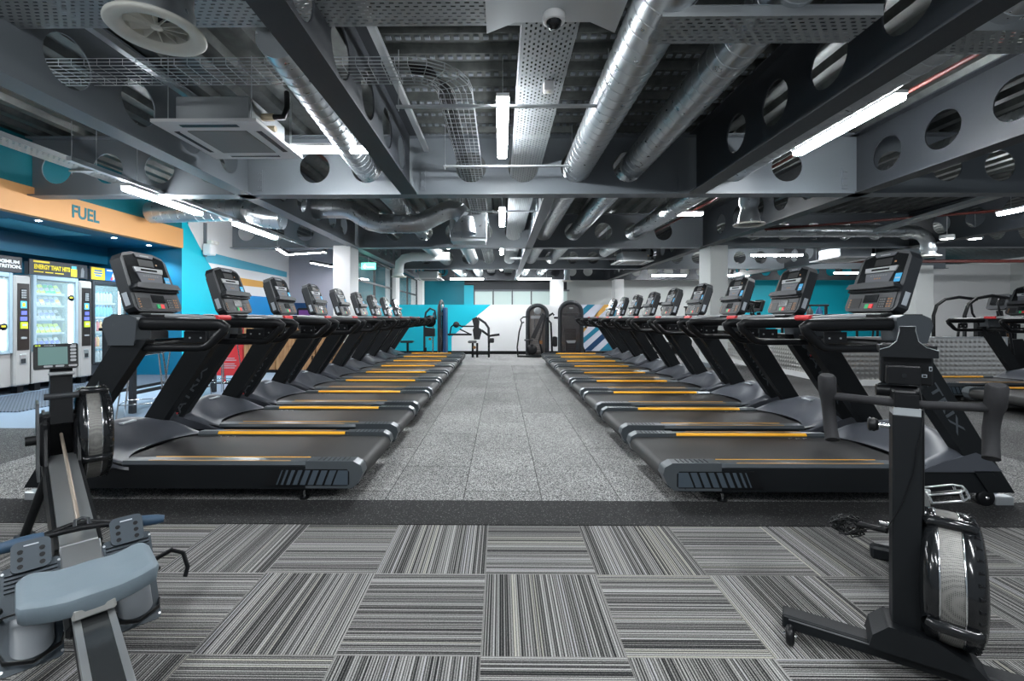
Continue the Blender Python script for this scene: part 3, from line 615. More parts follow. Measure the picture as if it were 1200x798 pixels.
def basket(path, wd, label, side=0.055, step=0.10, rw=0.0035):
    o = thing('wire_cable_basket', path[0], label, 'cable basket'); P = [Vector(p) - Vector(path[0]) for p in path]
    T = [(P[min(i + 1, len(P) - 1)] - P[max(i - 1, 0)]).normalized() for i in range(len(P))]; S = [Vector((t.y, -t.x, 0)) for t in T]
    lw_ = MB(); n = 6
    for k in range(n + 1):
        q = (k / n - 0.5) * wd; lw_.tube([p + s_ * q for p, s_ in zip(P, S)], rw, 'galv', 4)
    for q in (-wd / 2, wd / 2):
        for h in (side / 2, side): lw_.tube([p + s_ * q + Vector((0, 0, h)) for p, s_ in zip(P, S)], rw, 'galv', 4)
    lw_.build('long_wire', o)
    cw = MB()
    for i in range(len(P) - 1):
        k = max(1, round((P[i + 1] - P[i]).length / step))
        for j in range(k):
            t = j / k; p = P[i].lerp(P[i + 1], t); s_ = S[i].lerp(S[i + 1], t)
            cw.tube([p - s_ * wd / 2 + Vector((0, 0, side)), p - s_ * wd / 2, p + s_ * wd / 2, p + s_ * wd / 2 + Vector((0, 0, side))], rw, 'galv', 4)
    cw.build('cross_wire', o); return o
bp_ = [(-3.95, 3.66, 3.12), (-0.72, 3.66, 3.12)] + [(-0.72 + 0.32 * sin(a), 3.98 - 0.32 * cos(a), 3.12) for a in [R(d) for d in (18, 36, 54, 72, 90)]] + [(-0.40, 10.2, 3.12), (-0.40, 20, 3.12)]
basket(bp_, 0.30, 'galvanised wire cable basket crossing the ceiling then turning to follow the aisle')
cb = MB()
for k in range(7):
    q = -0.13 + k * 0.022; cb.tube([(-0.72 + 0, 3.66 + q, 3.135), (-0.55, 3.70 + q * 0.9, 3.135), (-0.45 + q * 0.4, 3.84, 3.135), (-0.42 + q, 4.1, 3.135), (-0.42 + q, 9.9, 3.135)], 0.008, 'black', 6)
tag(cb.build('cable_bundle'), 'bundle of black cables lying in the aisle wire basket', 'cables')
# strut channels on threaded rods
def strut(x0, x1, y, z, label):
    o = thing('strut_channel', (x0, y, z), label, 'bracket'); MB().box(0, x1 - x0, -0.02, 0.02, 0, 0.02, 'galv').build('channel', o)
    for x in (0.02, x1 - x0 - 0.02): MB().cyl((x, 0, -0.03), (x, 0, 3.6 - z), 0.004, 'galv', 6).build('threaded_rod', o)
    return o
strut(-0.95, 1.0, 4.14, 3.07, 'slotted strut channel under the basket and tray, nearest the camera')
strut(-0.72, 0.92, 5.75, 3.06, 'slotted strut channel under the basket and tray in front of the nearest cross beam')
strut(-0.75, 0.9, 8.2, 3.06, 'slotted strut channel under the basket just beyond the nearest cross beam')
strut(-0.75, 0.9, 12.6, 3.06, 'slotted strut channel under the basket beyond the second cross beam')
strut(-5.35, -5.0, 5.6, 2.97, 'short strut under the tray over the entrance floor')
tag(MB().box(-0.6, 0.6, -0.012, 0.012, 0, 0.045, 'galv').build('wall_rail'), 'narrow galvanised rail fixed across the slab', 'rail').location = (-2.9, 2.2, 3.3)
# diagonal-looking lengthwise rails hung under the deck
for x, z, y0, y1, lb in ((-3.05, 3.30, 1.4, 6.0, 'slotted rail hung under the deck beside the swirl diffuser'), (-0.98, 3.35, 1.4, 6.0, 'slotted rail hung beside the short dark beam'), (-4.6, 2.83, 4.8, 12.0, 'lighting trunking carrying the tube lights over the stools')):
    o = box_obj('slotted_rail', 'galv', -0.03, 0.03, 0, y1 - y0, 0, 0.05); o.location = (x, y0, z); tag(o, lb, 'rail')
tag(MB().tube([(3.87, 1.3, 3.30), (3.87, 12.0, 3.30)], 0.022, 'redpipe', 10).build('sprinkler_pipe'), 'dark red sprinkler pipe running away over the right-hand row', 'pipe')
tag(MB().tube([(5.6, 9.7, 3.02), (10.5, 8.6, 3.25)], 0.025, 'redpipe', 10).build('sprinkler_pipe'), 'red pipe slanting across the dark bay above the second treadmill row', 'pipe')
tag(MB().tube([(9.2, 13.0, 2.75), (16.5, 13.0, 2.75)], 0.045, 'redpipe', 10).build('sprinkler_pipe'), 'red pipe crossing in front of the white wall on the far right', 'pipe')
tag(MB().tube([(-2.75, 6.4, 3.58), (-2.2, 10.6, 3.58)], 0.018, 'redpipe', 8).build('sprinkler_pipe'), 'thin red pipe beyond the nearest cross beam over the left-hand row', 'pipe')

# ceiling cassettes (air conditioning)
def cassette(x, y, z, s, label):
    o = thing('ceiling_cassette', (x, y, z), label, 'air conditioner'); h = s / 2
    MB().prism([(-h, -h), (h, -h), (h, h), (-h, h)], 'z', 0.0, 0.03, 'white').build('fascia_panel', o, bevel=0.006)
    MB().box(-h * 0.58, h * 0.58, -h * 0.58, h * 0.58, -0.008, 0.002, 'louvre_grey').build('grille', o)
    for k in range(4):
        v = MB(Matrix.Rotation(k * pi / 2, 4, 'Z')); v.box(-h * 0.55, h * 0.55, h * 0.76, h * 0.86, -0.004, 0.002, 'black'); v.box(-h * 0.55, h * 0.55, h * 0.72, h * 0.75, -0.008, 0.001, 'white'); v.build('louvre', o)
    MB().box(-h * 0.72, h * 0.72, -h * 0.72, h * 0.72, 0.03, 0.30, 'galv', 0.01).build('body', o)
    for sx_ in (-1, 1):
        for sy_ in (-1, 1): MB().cyl((sx_ * h * 0.8, sy_ * h * 0.8, 0.03), (sx_ * h * 0.8, sy_ * h * 0.8, 3.6 - z), 0.005, 'galv', 6).build('hanger_rod', o)
    pi_ = MB(); pi_.cyl((h * 0.72, -0.12, 0.2), (h * 0.95, -0.12, 0.2), 0.035, 'insul', 12); pi_.tube([(h * 0.95, -0.12, 0.2), (h * 1.15, -0.12, 0.2), (h * 1.2, -0.1, 0.3), (h * 1.1, 0.0, 0.5)], 0.028, 'black', 10); pi_.cyl((h * 0.72, -0.03, 0.12), (h * 0.9, -0.03, 0.12), 0.03, 'insul', 12); pi_.build('pipework', o)
    return o
cassette(-2.72, 4.62, 2.95, 0.98, 'white square ceiling cassette hanging in front of the nearest cross beam')
cassette(-2.75, 17.6, 2.62, 1.0, 'ceiling cassette hanging above the glazed partition far away')
cassette(3.9, 13.6, 2.78, 1.0, 'ceiling cassette seen edge-on beyond the second cross beam, over the right-hand row')
cassette(9.0, 12.0, 2.66, 1.1, 'ceiling cassette hanging behind the nearest right-hand console')

# ------------------------------------------------------------------ lights
def batten(x, y, z, L_, axis, label, name='tube_light'):
    o = thing(name, (x, y, z), label, 'light', 0 if axis == 'x' else pi / 2)
    MB().box(-L_ / 2, L_ / 2, -0.058, 0.058, 0.028, 0.06, 'white').build('housing', o)
    MB().box(-L_ / 2 + 0.01, L_ / 2 - 0.01, -0.052, 0.052, -0.022, 0.028, 'tube', 0.008).build('diffuser', o)
    h = MB()
    for q in (-L_ * 0.36, L_ * 0.36): h.cyl((q, 0, 0.06), (q, 0, 3.66 - z), 0.003, 'galv', 5)
    h.build('hanger', o); return o
LB = [
 (0.02, 4.78, 3.10, 1.46, 'y', 'brightest tube light hanging over the middle of the aisle, nearest the camera'),
 (0.03, 8.9, 3.10, 1.5, 'y', 'second tube light over the aisle, just beyond the nearest cross beam'),
 (0.03, 13.2, 3.10, 1.5, 'y', 'third tube light over the aisle, beyond the second cross beam'),
 (0.03, 17.8, 3.10, 1.5, 'y', 'farthest tube light over the aisle'),
 (3.52, 4.74, 3.10, 1.42, 'y', 'long tube light over the right-hand treadmills beside the dim duct'),
 (-4.66, 6.3, 2.76, 1.42, 'y', 'tube light over the stools beside the orange fascia'),
 (-4.55, 8.45, 2.76, 1.42, 'y', 'tube light over the lockers, second along the trunking'),
 (-2.0, 5.15, 3.06, 1.05, 'x', 'crosswise tube light between the cassette and the nearest cross beam'),
 (3.4, 8.6, 3.1, 0.8, 'x', 'crosswise tube light beside the bell diffuser on the right'),
 (8.65, 7.3, 2.95, 1.4, 'y', 'tube light over the second treadmill row at the far right edge'),
 (8.2, 13.6, 3.0, 1.5, 'x', 'long crosswise tube light beyond the square column'),
 (10.8, 13.6, 3.0, 0.9, 'x', 'crosswise tube light above the nearest right-hand console'),
 (7.0, 19.0, 2.9, 1.4, 'x', 'far crosswise tube light right of the slim column'),
 (9.6, 19.0, 2.9, 1.4, 'x', 'far crosswise tube light above the second group of consoles'),
 (13.6, 11.0, 2.9, 1.4, 'x', 'crosswise tube light in front of the white wall at the far right'),
 (2.9, 12.2, 3.1, 0.8, 'y', 'lengthwise tube light beyond the second cross beam, over the right-hand row'),
 (-1.5, 12.6, 3.15, 1.0, 'y', 'lengthwise tube light behind the white duct elbow'),
 (-5.6, 17.0, 2.7, 1.4, 'y', 'tube light seen through the glazed partition'),
 (-2.0, 0.4, 3.05, 1.46, 'y', 'tube light above the rowing machine, outside the view'),
 (1.8, 0.4, 3.05, 1.46, 'y', 'tube light above the exercise bike, outside the view'),
 (-0.1, -1.2, 3.05, 1.46, 'y', 'tube light behind the camera over the carpet'),
 (-5.2, 1.5, 2.9, 1.46, 'y', 'tube light over the entrance side, outside the view'),
 (13.8, 18.0, 2.9, 1.4, 'x', 'added crosswise tube light brightening the turquoise end wall on the far right'),  # extra batten, added to brighten the dim turquoise wall
 (-1.4, 18.9, 2.75, 1.4, 'x', 'crosswise tube light in front of the clerestory windows'),
 (1.4, 18.9, 2.75, 1.4, 'x', 'crosswise tube light behind the arched weight machines'),
]
for a in LB: batten(*a)
for k, (x, y) in enumerate([(9.32, 9.6), (9.9, 9.6), (3.9, 11.6), (5.6, 12.4)]):
    o = thing('round_ceiling_light', (x, y, 2.80 if k < 2 else 3.0), ['round lamp below the first lit opening right of the duct elbow', 'round lamp below the second lit opening right of the duct elbow', 'round lamp beyond the second cross beam left of the square column', 'round lamp beyond the square column'][k], 'light')
    MB().lathe([(0.001, 0.0), (0.10, 0.0)], (0, 0, 0), 'tube', 24).build('lens', o, recalc=False); MB().lathe([(0.10, -0.004), (0.125, 0.0), (0.12, 0.08), (0.001, 0.09)], (0, 0, 0), 'white', 24).cyl((0, 0, 0.08), (0, 0, 0.6), 0.008, 'galv', 6).build('body', o)
def pendant(pts, z, label):
    o = thing('angular_pendant_light', (pts[1][0], pts[1][1], z), label, 'light')
    P = [Vector((p[0] - pts[1][0], p[1] - pts[1][1], 0)) for p in pts]
    h = MB(); l_ = MB()
    for i in range(len(P) - 1):
        d = (P[i + 1] - P[i]); n_ = Vector((-d.y, d.x, 0)).normalized() * 0.04
        for mb, z0, z1, kk, m in ((h, 0.01, 0.08, 1.0, 'steel_dark'), (l_, 0.0, 0.01, 0.8, 'pendant')):
            vs = [P[i] - n_ * kk, P[i + 1] - n_ * kk, P[i + 1] + n_ * kk, P[i] + n_ * kk]; vs = [(v.x, v.y, z0) for v in vs] + [(v.x, v.y, z1) for v in vs]
            mb.add(vs, [(0, 1, 2, 3), (7, 6, 5, 4), (0, 4, 5, 1), (1, 5, 6, 2), (2, 6, 7, 3), (3, 7, 4, 0)], m)
    h.build('housing', o); l_.build('light_strip', o); MB().cyl((P[0].x, P[0].y, 0.08), (P[0].x, P[0].y, 3.6 - z), 0.004, 'galv', 5).build('cord', o); return o
pendant([(-4.78, 9.7), (-5.0, 10.6), (-3.95, 10.2)], 2.62, 'dark framed angular pendant light with a bent glowing strip beside the near white column')
pendant([(-5.1, 12.2), (-4.9, 13.1), (-4.3, 12.7)], 2.62, 'second angular pendant light, lower and farther, in front of the grey lobby wall')
ex = thing('exit_sign', (-3.55, 12.2, 2.45), 'small lit green exit sign hanging beside the near white column', 'sign')
MB().box(-0.19, 0.19, -0.015, 0.015, 0, 0.18, 'exit', 0.003).build('panel', ex); MB().box(-0.03, 0.15, -0.019, -0.015, 0.05, 0.07, 'exitw').prism([(-0.15, 0.06), (-0.09, 0.14), (-0.09, 0.02)], 'y', -0.019, -0.015, 'exitw').box(-0.09, -0.05, -0.019, -0.015, 0.07, 0.09, 'exitw').build('arrow', ex); MB().cyl((0, 0, 0.18), (0, 0, 0.6), 0.006, 'galv', 6).build('rod', ex)
pj = thing('emergency_light', (-6.28, 9.75, 2.50), 'white twin-head emergency light bracketed to the left wall', 'light')
MB().box(-0.09, 0.09, -0.1, 0.1, 0, 0.24, 'white', 0.02).build('body', pj)
for s_ in (-1, 1): MB().box(0.02, 0.14, s_ * 0.08 - 0.05, s_ * 0.08 + 0.05, 0.24, 0.31, 'offwhite', 0.015).build('lamp_head', pj)
MB().box(-0.11, -0.07, -0.03, 0.03, -0.03, 0.7, 'steel').build('bracket', pj)

# ================================================================== TREADMILLS
def rounded(x0, x1, y0, y1, r, n=4):
    pts = []
    for cx_, cy_, a in ((x1 - r, y1 - r, 0), (x0 + r, y1 - r, 90), (x0 + r, y0 + r, 180), (x1 - r, y0 + r, 270)):
        for i in range(n + 1): t = R(a + 90 * i / n); pts.append((cx_ + r * cos(t), cy_ + r * sin(t)))
    return pts
def make_treadmill():
    t = thing('treadmill', (0, 0, 0), 'treadmill', 'treadmill', group='treadmills in two facing rows')
    HW = 0.40
    # base frame
    b = MB()
    for s in (-1, 1):
        y0, y1 = (s * HW, s * (HW - 0.035)) if s > 0 else (-HW, -HW + 0.035)
        b.prism([(0.03, 0.115), (0.10, 0.085), (2.05, 0.085), (2.10, 0.10), (2.02, 0.25), (1.9, 0.30), (1.5, 0.235), (0.03, 0.225)], 'y', min(y0, y1), max(y0, y1), 'black_matte')
    b.box(0.12, 2.0, -HW + 0.03, HW - 0.03, 0.10, 0.205, 'black_matte'); b.build('frame', t, bevel=0.006)
    # belt
    bl = MB(); prof = [(0.40, 0.232), (1.62, 0.232)]
    pts = [(0.06 + 0.055 * cos(R(a)), 0.177 + 0.055 * sin(R(a))) for a in range(90, 275, 15)]
    outline = [(1.62, 0.232)] + pts + [(1.62, 0.122)]
    bl.prism(outline, 'y', -HW + 0.075, HW - 0.075, 'belt', smooth=True); be = bl.build('running_belt', t)
    mk = MB()
    for s in (-1, 1):
        for k in range(3):
            x = 1.32 - k * 0.055; y = s * 0.30
            mk.add([(x, y - 0.004, 0.2335), (x + 0.03, y - 0.004, 0.2335), (x + 0.03, y + 0.004, 0.2335), (x, y + 0.004, 0.2335), (x - 0.012, y - s * 0.03, 0.2335), (x - 0.004, y - s * 0.03, 0.2335)], [(0, 1, 2, 3), (0, 3, 4, 5)] if s < 0 else [(0, 1, 2, 3), (0, 3, 5, 4)], 'label')
    mk.build('belt_mark', be, recalc=False)
    # side rails with end caps
    for s in (-1, 1):
        o_ = MB(); ya, yb = sorted((s * (HW + 0.004), s * (HW - 0.085)))
        yi = s * (HW - 0.085)
        prof = [(s * (HW - 0.004), 0.222), (s * (HW + 0.006), 0.236), (s * (HW - 0.004), 0.258), (s * (HW - 0.07), 0.262), (yi, 0.246), (yi, 0.205)]
        o_.add([(0.34, y, z) for y, z in prof] + [(1.52, y, z) for y, z in prof], [(i, (i + 1) % 6, 6 + (i + 1) % 6, 6 + i) for i in range(6)] + [(0, 1, 2, 3, 4, 5), (11, 10, 9, 8, 7, 6)], 'rail')
        r_ = o_.build('side_rail', t)
        MB().prism([(s * (HW - 0.090), 0.244), (s * (HW - 0.089), 0.252), (s * (HW - 0.074), 0.2645), (s * (HW - 0.070), 0.260), (s * (HW - 0.084), 0.244)], 'x', 0.36, 1.36, 'yellow').build('colour_strip', r_)
        MB().box(0.46, 1.36, min(s * (HW - 0.006), s * (HW - 0.012)), max(s * (HW - 0.006), s * (HW - 0.012)), 0.2575, 0.2605, 'pale_orange').build('accent_line', r_)
        c = MB()
        prof = [(0.36, 0.262), (0.06, 0.262), (0.012, 0.235), (0.0, 0.19), (0.03, 0.125), (0.07, 0.092), (0.36, 0.092)]
        c.prism(prof, 'y', min(s * (HW - 0.082), s * (HW + 0.008)), max(s * (HW - 0.082), s * (HW + 0.008)), 'rail', False)
        cp = c.build('end_cap', t, bevel=0.012)
        g_ = MB()
        for k in range(7): x = 0.10 + k * 0.03; g_.box(x, x + 0.006, min(s * (HW - 0.07), s * (HW - 0.01)), max(s * (HW - 0.07), s * (HW - 0.01)), 0.261, 0.265, 'dgrey')
        g_.build('grip_rib', cp)
        # louvre panel
        lo = MB(); ys = sorted((s * (HW + 0.006), s * (HW + 0.012)))
        lo.prism([(0.085, 0.118), (0.10, 0.108), (0.62, 0.108), (0.56, 0.212), (0.10, 0.212), (0.085, 0.195)], 'y', min(s * (HW + 0.004), s * (HW + 0.009)), max(s * (HW + 0.004), s * (HW + 0.009)), 'black')
        for k in range(9):
            x = 0.10 + 0.052 * k + (0.0 if k else -0.008); wd = (0.085, 0.040, 0.038, 0.035, 0.032, 0.027, 0.022, 0.014, 0.008)[k]; x0 = (0.093, 0.20, 0.255, 0.31, 0.362, 0.412, 0.458, 0.50, 0.535)[k] - 0.0
            sh = 0.035
            lo.prism([(x0, 0.115), (x0 + wd, 0.115), (x0 + wd - sh + (0 if k else 0), 0.205), (max(x0 - sh, 0.093), 0.205)] if k else [(x0, 0.115), (x0 + wd + 0.01, 0.115), (x0 + wd - sh + 0.01, 0.205), (x0, 0.205)], 'y', ys[0], ys[1], 'louvre')
        lo.build('louvre_panel', t)
        # foot and front wheel
        f_ = MB(); f_.cyl((0.40, s * 0.33, 0.0), (0.40, s * 0.33, 0.012), 0.030, 'black', 16); f_.cyl((0.40, s * 0.33, 0.012), (0.40, s * 0.33, 0.10), 0.009, 'chrome', 10); f_.prism([(0.33, 0.086), (0.47, 0.086), (0.45, 0.06), (0.35, 0.06)], 'y', s * 0.33 - 0.03, s * 0.33 + 0.03, 'black_matte'); f_.build('foot', t)
        w_ = MB(); yy = sorted((s * 0.38, s * 0.405)); w_.lathe([(0.001, -0.013), (0.012, -0.014), (0.046, -0.012), (0.052, -0.008), (0.052, 0.008), (0.046, 0.012), (0.012, 0.014), (0.001, 0.013)], (1.98, s * 0.39, 0.052), 'black', 22, 'y'); w_.lathe([(0.001, -0.017), (0.012, -0.016), (0.012, 0.016), (0.001, 0.017)], (1.98, s * 0.39, 0.052), 'chrome', 12, 'y'); w_.build('wheel', t)
    MB().box(2.05, 2.16, -0.39, -0.33, 0.0, 0.055, 'galv', 0.006).box(2.05, 2.16, 0.33, 0.39, 0.0, 0.055, 'galv', 0.006).box(2.08, 2.12, -0.33, 0.33, 0.045, 0.07, 'galv').build('levelling_foot', t)
    # motor hood
    def hood(u, v):
        y = (v - 0.5) * 2; ay = abs(y); xf = 1.47 + 0.19 * (1 - ay ** 2.2)     # the front lip arches forward over the belt
        x = xf + (2.08 - xf) * u
        e = min(1.0, max(0.0, (x - xf) / (0.20 + 0.12 * ay))); sm = e * e * (3 - 2 * e)
        ridge = 0.242 + 0.175 * sm * (0.42 + 0.58 * cos(min(1, ay / 0.9) * pi / 2)) + 0.02 * sm
        fall = max(0, (x - 1.86) / 0.22); z = ridge - 0.20 * fall ** 2
        edge = max(0, (ay - 0.93) / 0.07); z -= 0.04 * edge
        return (x, y * (HW + 0.012), z)
    h = MB(); h.grid(hood, 22, 28, 'hood')
    e0 = [hood(i / 22, 0) for i in range(23)]; e1 = [hood(i / 22, 1) for i in range(23)]; e2 = [hood(1, j / 28) for j in range(29)]; e3 = [hood(0, j / 28) for j in range(29)]
    for e, zb in ((e0, 0.215), (e1, 0.215), (e2, 0.10), (e3, 0.233)):
        for p, q in zip(e[:-1], e[1:]):
            h.quad(p, q, (q[0], q[1], min(q[2], zb)), (p[0], p[1], min(p[2], zb)), 'hood' if zb == 0.215 else 'black')
    h.build('motor_hood', t, recalc=False)
    for s in (-1, 1):
        sk = MB(); sk.prism([(1.60, 0.222), (2.06, 0.222), (1.98, 0.30), (1.90, 0.335), (1.66, 0.262)], 'y', min(s * HW, s * (HW + 0.014)), max(s * HW, s * (HW + 0.014)), 'hood')
        sk.build('hood_skirt', t)
    MB().box(1.80, 1.92, -0.06, 0.06, 0.405, 0.415, 'label').build('warning_sticker', t)
    # uprights
    def mx(z): return 1.63 + (0.909 - z) * 0.617
    for s in (-1, 1):
        ys = sorted((s * 0.335, s * 0.412)); u = MB(); wv = 0.205
        u.prism([(mx(0.09) - 0.155, 0.09), (mx(0.09), 0.09), (mx(1.02), 1.02), (mx(1.02) - wv, 1.02)], 'y', ys[0], ys[1], 'black_matte'); up = u.build('upright', t, bevel=0.012)
        yo = s * 0.4135
        d = Vector((0.525, 0, -0.851)); nrm = Vector((0.851, 0, 0.525))
        if s < 0:
            c0 = Vector((mx(0.70) - 0.10, yo, 0.70)); fr = frame(c0, d, nrm)
        else:
            c0 = Vector((mx(0.50) - 0.10, yo, 0.50)); fr = frame(c0, -d, nrm)
        text_obj('lettering', 'MATRIX', 0.078, 'lettering', fr, up, fit=0.57, bold=0.0005, depth=0.001)
        MB(fr).prism([(-0.185, -0.010), (-0.163, -0.010), (-0.174, 0.008)], 'z', 0.0, 0.003, 'red').build('red_mark', up)
        # console housing on top of the upright
        hs = MB(); hs.prism([(1.590, 0.985), (1.43, 0.985), (1.42, 1.03), (1.41, 1.155), (1.46, 1.176), (1.57, 1.174), (1.615, 1.155), (1.632, 1.11)], 'y', min(s * 0.30, s * 0.425), max(s * 0.30, s * 0.425), 'housing'); hs.build('upright_housing', t, bevel=0.015)
        # handrail: top bar, sloping nose, lower bar
        yy = s * 0.375; hr = MB()
        hr.tube([(1.46, yy, 1.120), (0.97, yy, 1.114), (0.91, yy, 1.112), (0.885, yy, 1.098), (0.895, yy, 1.075), (0.985, yy, 0.985), (1.01, yy, 0.972), (1.05, yy, 0.966), (1.52, yy, 0.968)], [0.041, 0.040, 0.036, 0.033, 0.030, 0.026, 0.025, 0.024, 0.024], 'black', 14, sx=0.85, up=(0, 0, 1))
        hr.build('handrail', t)
        MB().box(1.02, 1.16, yy - s * 0.02 - 0.004, yy - s * 0.02 + 0.004, 1.0, 1.07, 'black').cyl((1.05, yy - s * 0.03, 1.03), (1.05, yy - s * 0.012, 1.03), 0.006, 'alu', 8).cyl((1.12, yy - s * 0.03, 1.03), (1.12, yy - s * 0.012, 1.03), 0.006, 'alu', 8).build('rail_bracket', t)
    MB().cyl((1.46, -0.34, 0.98), (1.46, 0.34, 0.98), 0.035, 'black', 14).build('crossbar', t)
    # tray below the console
    tr = MB(); tr.prism([(-0.33, 1.40), (-0.33, 1.66), (0.33, 1.66), (0.33, 1.40), (0.20, 1.36), (0.14, 1.28), (-0.14, 1.28), (-0.20, 1.36)], 'z', 0, 1, 'black')
    tr.v = [(p[1], p[0], 1.135 + p[2] * 0.045) for p in tr.v]; trays = tr.build('console_tray', t, bevel=0.01)
    for s in (-1, 1):
        MB().lathe([(0.035, 0.0), (0.045, 0.004), (0.048, 0.0)], (1.50, s * 0.22, 1.181), 'dgrey', 20).lathe([(0.001, -0.01), (0.036, -0.004), (0.036, 0.002)], (1.50, s * 0.22, 1.181), 'gloss', 20).build('cup_holder', trays)
    a_ = MB()
    for s in (-1, 1): a_.tube([(1.44, s * 0.27, 1.172), (1.34, s * 0.20, 1.170), (1.20, s * 0.12, 1.160), (1.14, s * 0.07, 1.155)], [0.014, 0.016, 0.015, 0.014], 'silver', 10)
    a_.build('sensor_arm', t)
    MB().tube([(1.13, -0.075, 1.158), (1.13, 0.075, 1.158)], 0.019, 'red', 12).build('stop_grip', t)
    # console
    cf = frame((1.575, 0, 1.205), (0, -1, 0), (0.326, 0, 0.945)); W, H_ = 0.225, 0.440
    out = [(-W + 0.025, 0.0), (W - 0.025, 0.0), (W, 0.03), (W, 0.06), (W - 0.018, H_ - 0.06), (W - 0.05, H_ - 0.02), (0.10, H_), (-0.10, H_), (-W + 0.05, H_ - 0.02), (-W + 0.018, H_ - 0.06), (-W, 0.06), (-W, 0.03)]
    b = MB(cf); b.prism(out, 'z', -0.075, 0.0, 'dgrey'); con = b.build('console', t, bevel=0.014)
    back = [(p[0] * 0.8, 0.03 + p[1] * 0.85) for p in out]; MB(cf).prism(back, 'z', -0.105, -0.07, 'black').build('back_cover', con, bevel=0.01)
    f = MB(cf); inner = [(-0.185, 0.19), (0.185, 0.19), (0.178, 0.398), (0.10, 0.418), (0.085, 0.424), (-0.085, 0.424), (-0.10, 0.418), (-0.178, 0.398)]
    f.prism(inner, 'z', 0.0, 0.004, 'gloss'); f.build('faceplate', con)
    MB(cf).prism([(-0.075, 0.40), (0.075, 0.40), (0.09, 0.425), (-0.09, 0.425)], 'z', 0.004, 0.010, 'hood').build('top_badge', con)
    MB(cf).box(-0.07, 0.07, 0.335, 0.385, 0.004, 0.007, 'black').build('display_window', con)
    MB(cf).prism([(-0.125, 0.285), (0.125, 0.285), (0.135, 0.322), (-0.135, 0.322)], 'z', 0.004, 0.012, 'silver').box(-0.075, 0.075, 0.297, 0.311, 0.012, 0.0125, 'gloss').build('silver_bar', con)
    MB(cf).prism([(-0.10, 0.212), (0.10, 0.212), (0.118, 0.28), (-0.118, 0.28)], 'z', 0.004, 0.009, 'hood').build('key_plate', con)
    k_ = MB(cf)
    for i in range(7): k_.box(-0.07 + i * 0.021, -0.056 + i * 0.021, 0.255, 0.264, 0.009, 0.0105, 'print_grey')
    for i in range(3): k_.box(-0.03 + i * 0.021, -0.018 + i * 0.021, 0.234, 0.242, 0.009, 0.0105, 'amber')
    k_.box(0.09, 0.105, 0.35, 0.362, 0.004, 0.006, 'amber'); k_.box(-0.04, 0.04, 0.409, 0.416, 0.010, 0.011, 'silver'); k_.build('key_print', con)
    MB(cf).box(0.135, 0.183, 0.205, 0.265, 0.004, 0.006, 'blue_label').box(0.14, 0.178, 0.228, 0.235, 0.006, 0.0065, 'label').build('blue_sticker', con)
    MB(cf).prism([(-0.21, 0.155), (-0.10, 0.150), (0.10, 0.150), (0.21, 0.155), (0.19, 0.19), (0.06, 0.197), (-0.06, 0.197), (-0.19, 0.19)], 'z', 0.0, 0.050, 'dgrey').build('reading_shelf', con, bevel=0.008)
    MB(cf).box(-0.205, 0.205, 0.135, 0.152, 0.0, 0.03, 'gloss').build('painted_shelf_shadow', con)  # solid black bar stands in for the shade under the shelf
    MB(cf).prism([(-0.20, 0.022), (-0.18, 0.01), (0.18, 0.01), (0.20, 0.022), (0.195, 0.13), (-0.195, 0.13)], 'z', 0.0, 0.005, 'dgrey').build('lower_panel', con)
    MB(cf).box(-0.06, 0.06, 0.06, 0.118, 0.005, 0.009, 'gloss').build('lower_display', con)
    MB(cf).box(-0.175, -0.08, 0.02, 0.095, 0.005, 0.008, 'black').build('keypad', con); MB(cf).box(0.075, 0.135, 0.02, 0.095, 0.005, 0.008, 'black').build('keypad', con)
    k_ = MB(cf)
    for i in range(4):
        for c_ in (-0.178, 0.15, 0.172): k_.box(c_ - 0.006, c_ + 0.008, 0.024 + i * 0.018, 0.034 + i * 0.018, 0.0075, 0.0088, 'amber')
        for c_ in (0.085, 0.101, 0.117): k_.box(c_, c_ + 0.008, 0.026 + i * 0.017, 0.033 + i * 0.017, 0.008, 0.0092, 'print_grey')
    k_.build('key_mark', con)
    MB(cf).box(-0.03, 0.0, 0.018, 0.048, 0.005, 0.010, 'green_btn').build('start_button', con)
    MB(cf).box(0.003, 0.035, 0.018, 0.048, 0.005, 0.010, 'red_btn').build('stop_button', con)
    for s in (-1, 1): MB(cf).prism([(s * 0.2258, 0.05), (s * 0.2275, 0.05), (s * 0.2275, 0.14), (s * 0.2258, 0.14)], 'z', -0.055, -0.02, 'label').build('side_sticker', con)
    nk = MB(cf); nk.box(-0.16, 0.16, -0.06, 0.02, -0.09, -0.02, 'black', 0.01); nk.build('console_neck', t)
    return t

ORD = ['nearest', 'second', 'third', 'fourth', 'fifth', 'sixth', 'seventh', 'eighth', 'farthest']
proto = make_treadmill()
for k in range(9):
    loc = (1.00 + 0.004 * k, 3.22 + 0.992 * k, 0)
    lab = 'black treadmill, %s from the camera in the right-hand row beside the studded steel wall' % ORD[k]
    if k == 0: proto.location = loc; proto['label'] = lab; proto['group'] = 'treadmills of the right-hand row'
    else: clone(proto, loc, None, lab, 'treadmills of the right-hand row')
for k in range(9):
    clone(proto, (-0.86 - 0.004 * k, 3.24 + 0.995 * k, 0), pi, 'black treadmill, %s from the camera in the left-hand row beside the vending machines' % ORD[k], 'treadmills of the left-hand row')
clone(proto, (6.02, 6.72, 0), None, 'treadmill of the second row, standing just in front of the studded steel wall', 'treadmills of the second row')
clone(proto, (6.02, 5.60, 0), None, 'treadmill of the second row, nearer one, cut by the right picture edge', 'treadmills of the second row')

# ================================================================== ROWING MACHINE (left foreground)
RA = R(47.1); rw = thing('rowing_machine', (-1.285, 1.412, 0), 'rowing machine with a slate seat and green-grey monitor, its rail pointing at the camera', 'rowing machine', RA)
